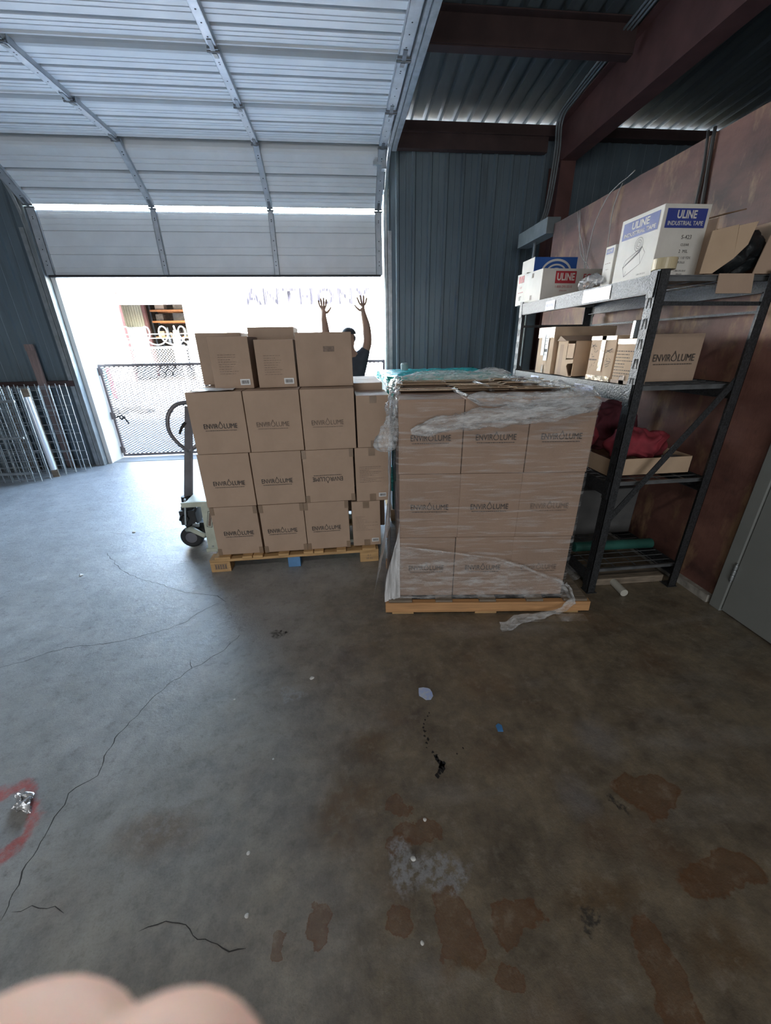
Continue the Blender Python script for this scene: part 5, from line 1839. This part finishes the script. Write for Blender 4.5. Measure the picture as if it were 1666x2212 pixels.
# ------------------------------------------------------------------ floor litter
bits = [(-0.229, 1.447, .010, 'white plaster crumb in front of the left pallet'), (-0.389, 0.749, .006, 'white crumb left of the round rust stain'), (0.138, 0.673, .008, 'white crumb on the grey paint patch'), (0.13, 0.485, .006, 'pale crumb just below the round rust stain'), (-1.921, 3.311, .014, 'white crumb on the bright floor near the pallet jack'), (-1.964, 2.611, .014, 'white crumb beside the long floor crack'), (-0.582, 1.363, .005, 'small white crumb near the middle of the left floor'), (-0.362, 0.597, .007, 'pale flake near the bottom floor crack'), (-0.358, 1.056, .004, 'tiny white crumb in the middle of the floor'), (0.196, 0.778, .006, 'white crumb on the drip-shaped rust stain')]
for k, (x, y, s, lab) in enumerate(bits):
    bm = B(); bmesh.ops.create_icosphere(bm, subdivisions=2, radius=s)
    for v in bm.verts: v.co.z = max(0, v.co.z*.5+s*.25)
    crumple(bm, s*.5, 60, k)
    for v in bm.verts: v.co.z = max(0.0002, v.co.z)
    tag(link('crumb', bm, 'white_bit', None, (x, y, 0)), lab, 'crumb', 'white crumbs on the floor')
bm = B()
n = 11
ring = [((.040+.012*random.uniform(-1, 1))*math.cos(6.283*k/n), (.034+.010*random.uniform(-1, 1))*math.sin(6.283*k/n)) for k in range(n)]
prism(bm, ring, 'z', .001, .003)
tag(link('paper_scrap', bm, 'blue_scrap', None, (.306, 1.29, 0)), 'pale blue paper scrap on the floor in front of the wrapped stack', 'scrap')
bm = B(); prism(bm, [(-.012, -.015), (.010, -.018), (.014, .010), (.002, .020), (-.012, .012)], 'z', .001, .004)
tag(link('plastic_chip', bm, 'blue_chip', None, (.579, 1.077, 0)), 'small bright blue chip on the brown floor', 'scrap')
bm = B(); bmesh.ops.create_icosphere(bm, subdivisions=4, radius=1)
for v in bm.verts: v.co = Vector((v.co.x*.042, v.co.y*.022, .013+v.co.z*.012))
crumple(bm, .022, 45, 2, .008)
for v in bm.verts: v.co.z = max(.001, v.co.z)
tag(link('foil_scrap', bm, 'foil', None, (-1.225, .995, 0), R(-25), smooth=True), 'crumpled shiny wrapper on the red painted arc', 'scrap')

# ------------------------------------------------------------------ person behind the cartons
def skin_mesh(name, verts, edges, m_, parent=None, loc=(0, 0, 0), rotz=0, sub=2, root=0):
    me = bpy.data.meshes.new(name)
    me.from_pydata([v[:3] for v in verts], edges, [])
    o = bpy.data.objects.new(name, me)
    C.objects.link(o)
    sk = o.modifiers.new('skin', 'SKIN')
    sk.use_smooth_shade = True
    for k, v in enumerate(verts):
        r_ = v[3]
        me.skin_vertices[0].data[k].radius = r_ if isinstance(r_, tuple) else (r_, r_)
        me.skin_vertices[0].data[k].use_root = (k == root)
    sb = o.modifiers.new('sub', 'SUBSURF')
    sb.levels = sub
    sb.render_levels = sub
    dg = bpy.context.evaluated_depsgraph_get()
    m2 = bpy.data.meshes.new_from_object(o.evaluated_get(dg))
    bpy.data.objects.remove(o)
    m2.materials.clear()
    m2.materials.append(MT[m_])
    for p in m2.polygons: p.use_smooth = True
    n = bpy.data.objects.new(name, m2)
    n.location = loc
    n.rotation_euler = (0, 0, rotz)
    C.objects.link(n)
    if parent: n.parent = parent
    return n

def hand(verts, edges, wrist, pdir, side, wi, spread=.18, size=1.0, thumb=1, up=1):
    """palm and five fingers grown from vertex index wi; pdir = direction of fingers, side = direction of thumb"""
    w = Vector(wrist); d = Vector(pdir).normalized(); s = Vector(side).normalized()
    nrm = d.cross(s).normalized()
    def add(p, r_, par):
        verts.append((p.x, p.y, p.z, r_)); edges.append((par, len(verts)-1)); return len(verts)-1
    pm = add(w+d*.045*size, (.030*size, .015*size), wi)
    pk = add(w+d*.080*size, (.034*size, .013*size), pm)
    for k, (off, L_) in enumerate(((.027, .066), (.009, .078), (-.009, .072), (-.027, .055))):
        base = w+d*.088*size+s*off*size
        a = spread*(off/.027)
        fd = (d*math.cos(a)+s*math.sin(a)).normalized()
        i = add(base, .0105*size, pk)
        i = add(base+fd*L_*.5*size+nrm*.002, .0098*size, i)
        add(base+fd*L_*size+nrm*.005, .0085*size, i)
    i = add(w+d*.035*size+s*.034*size, .0125*size, pm)
    i = add(w+d*.062*size+s*.062*size, .0095*size, i)
    add(w+d*.088*size+s*.080*size, .007*size, i)

pz = 0
per = thing('person', 'person in dark shirt and cap with both arms raised behind the cartons', 'person', (.115, 5.0, 0))
V = [(0, 0, .93, (.15, .10)), (0, 0, 1.12, (.145, .10)), (0, 0, 1.30, (.165, .11)), (0, 0, 1.40, (.10, .075)), (0, 0, 1.46, (.052, .055)), (0, -.012, 1.53, (.068, .08)), (0, -.015, 1.60, (.076, .092)), (0, -.01, 1.655, (.055, .065)),
     (.165, 0, 1.385, .062), (.222, .0, 1.53, .056), (.210, -.02, 1.70, .052), (.180, -.02, 1.825, .034),
     (-.165, 0, 1.385, .062), (-.262, .0, 1.49, .056), (-.266, -.02, 1.66, .050), (-.276, -.03, 1.80, .034),
     (.09, 0, .86, .095), (.10, -.01, .48, .062), (.10, .01, .09, .043), (.10, -.13, .045, .035),
     (-.09, 0, .86, .095), (-.10, -.01, .48, .062), (-.10, .01, .09, .043), (-.10, -.13, .045, .035)]
Ed = [(0, 1), (1, 2), (2, 3), (3, 4), (4, 5), (5, 6), (6, 7), (2, 8), (8, 9), (9, 10), (10, 11), (2, 12), (12, 13), (13, 14), (14, 15), (0, 16), (16, 17), (17, 18), (18, 19), (0, 20), (20, 21), (21, 22), (22, 23)]
hand(V, Ed, V[11][:3], (-.06, -.02, 1), (-1, .1, -.05), 11, .34, 1.2)
hand(V, Ed, V[15][:3], (-.02, -.02, 1), (1, .1, .0), 15, .20, 1.2)
skin_mesh('body', V, Ed, 'skin_far', per)
VS = [(0, 0, .90, (.165, .115)), (0, 0, 1.12, (.165, .118)), (0, 0, 1.30, (.182, .125)), (0, 0, 1.405, (.085, .08)), (.168, 0, 1.39, .076), (.212, 0, 1.50, .060), (-.168, 0, 1.39, .076), (-.245, 0, 1.47, .060)]
skin_mesh('shirt', VS, [(0, 1), (1, 2), (2, 3), (2, 4), (4, 5), (2, 6), (6, 7)], 'shirt', per)
VT = [(0, 0, .90, (.16, .115)), (.09, 0, .82, .11), (.10, -.01, .48, .078), (.10, .01, .10, .066), (-.09, 0, .82, .11), (-.10, -.01, .48, .078), (-.10, .01, .10, .066)]
skin_mesh('trousers', VT, [(0, 1), (1, 2), (2, 3), (0, 4), (4, 5), (5, 6)], 'trousers', per)
for sx_ in (.10, -.10):
    bm = B(); box(bm, sx_-.045, sx_+.045, -.20, .06, 0, .075)
    link('shoe', bm, 'black_rubber', per, bevel=.025, segs=3)
bm = B()
bmesh.ops.create_uvsphere(bm, u_segments=24, v_segments=14, radius=1)
bmesh.ops.delete(bm, geom=[v for v in bm.verts if v.co.z < -.08], context='VERTS')
for v in bm.verts: v.co = Vector((v.co.x*.086, v.co.y*.104-.012, 1.618+v.co.z*.075))
# visor, turned toward the left of the doorway
prism(bm, [(-.05, -.05), (-.12, -.055), (-.150, -.02), (-.150, .02), (-.12, .055), (-.05, .05)], 'z', 1.628, 1.634)
link('cap', bm, 'cap', per, smooth=False)
bm = B(); bmesh.ops.create_uvsphere(bm, u_segments=16, v_segments=10, radius=1)
for v in bm.verts: v.co = Vector((v.co.x*.083, v.co.y*.088+.006, 1.575+v.co.z*.062))
link('hair', bm, 'black_rubber', per, smooth=True)
# face and ears, looking out to the left
bm = B()
for c_, r_ in (((-.082, -.015, 1.555), (.018, .012, .016)), ((-.074, -.018, 1.522), (.010, .022, .006)), ((-.076, -.045, 1.58), (.010, .013, .008)), ((-.076, .012, 1.58), (.010, .013, .008)), ((0, -.098, 1.56), (.018, .012, .028)), ((0, .086, 1.56), (.018, .012, .028))):
    b2 = bmesh.ops.create_uvsphere(bm, u_segments=10, v_segments=8, radius=1)
    for v in b2['verts']: v.co = Vector((c_[0]+v.co.x*r_[0], c_[1]+v.co.y*r_[1], c_[2]+v.co.z*r_[2]))
link('face_features', bm, 'skin_far', per, smooth=True)

# ------------------------------------------------------------------ photographer's fingers at the lens
Mc = cam.matrix_world
def cv(x, y, z): return Mc @ Vector((x, -y, -z))     # metres right, down, ahead of the phone
V = []
Ed = []
def add(p, r_, par=None):
    V.append((p.x, p.y, p.z, r_))
    if par is not None: Ed.append((par, len(V)-1))
    return len(V)-1
Kf = .74
def cf(x, y, z): return cv(x*Kf-.0032, y*Kf+.0002, z*Kf)
wr = add(cf(-.060, .185, .030), (.027, .020))
pm = add(cf(-.045, .145, .032), (.034, .016), wr)
pk = add(cf(-.036, .112, .034), (.036, .014), pm)
FT = [((-.0185, .0515, .036), (-.020, .072, .037), (-.024, .092, .036), .0095), ((-.0390, .0535, .036), (-.038, .073, .037), (-.035, .092, .036), .0114), ((-.0545, .064, .036), (-.053, .080, .036), (-.046, .095, .036), .0088), ((-.0700, .080, .034), (-.066, .092, .034), (-.056, .102, .034), .0075)]
for tip, m_, b_, r_ in FT:
    i = add(cf(*b_), r_*1.0, pk)
    i = add(cf(*m_), r_*1.15, i)
    add(cf(tip[0], tip[1]+.0045, tip[2]), r_*1.42, i)
i = add(cf(-.012, .130, .036), .012, pm)
i = add(cf(.010, .112, .036), .010, i)
add(cf(.022, .100, .036), .008, i)
ctr = cv(-.03, .10, .035)
hd = skin_mesh('hand', [(v[0]-ctr.x, v[1]-ctr.y, v[2]-ctr.z, v[3]) for v in V], Ed, 'skin_near', None, ctr, sub=3)
tag(hd, 'blurred pink fingertips of the photographer at the bottom of the view', 'hand')
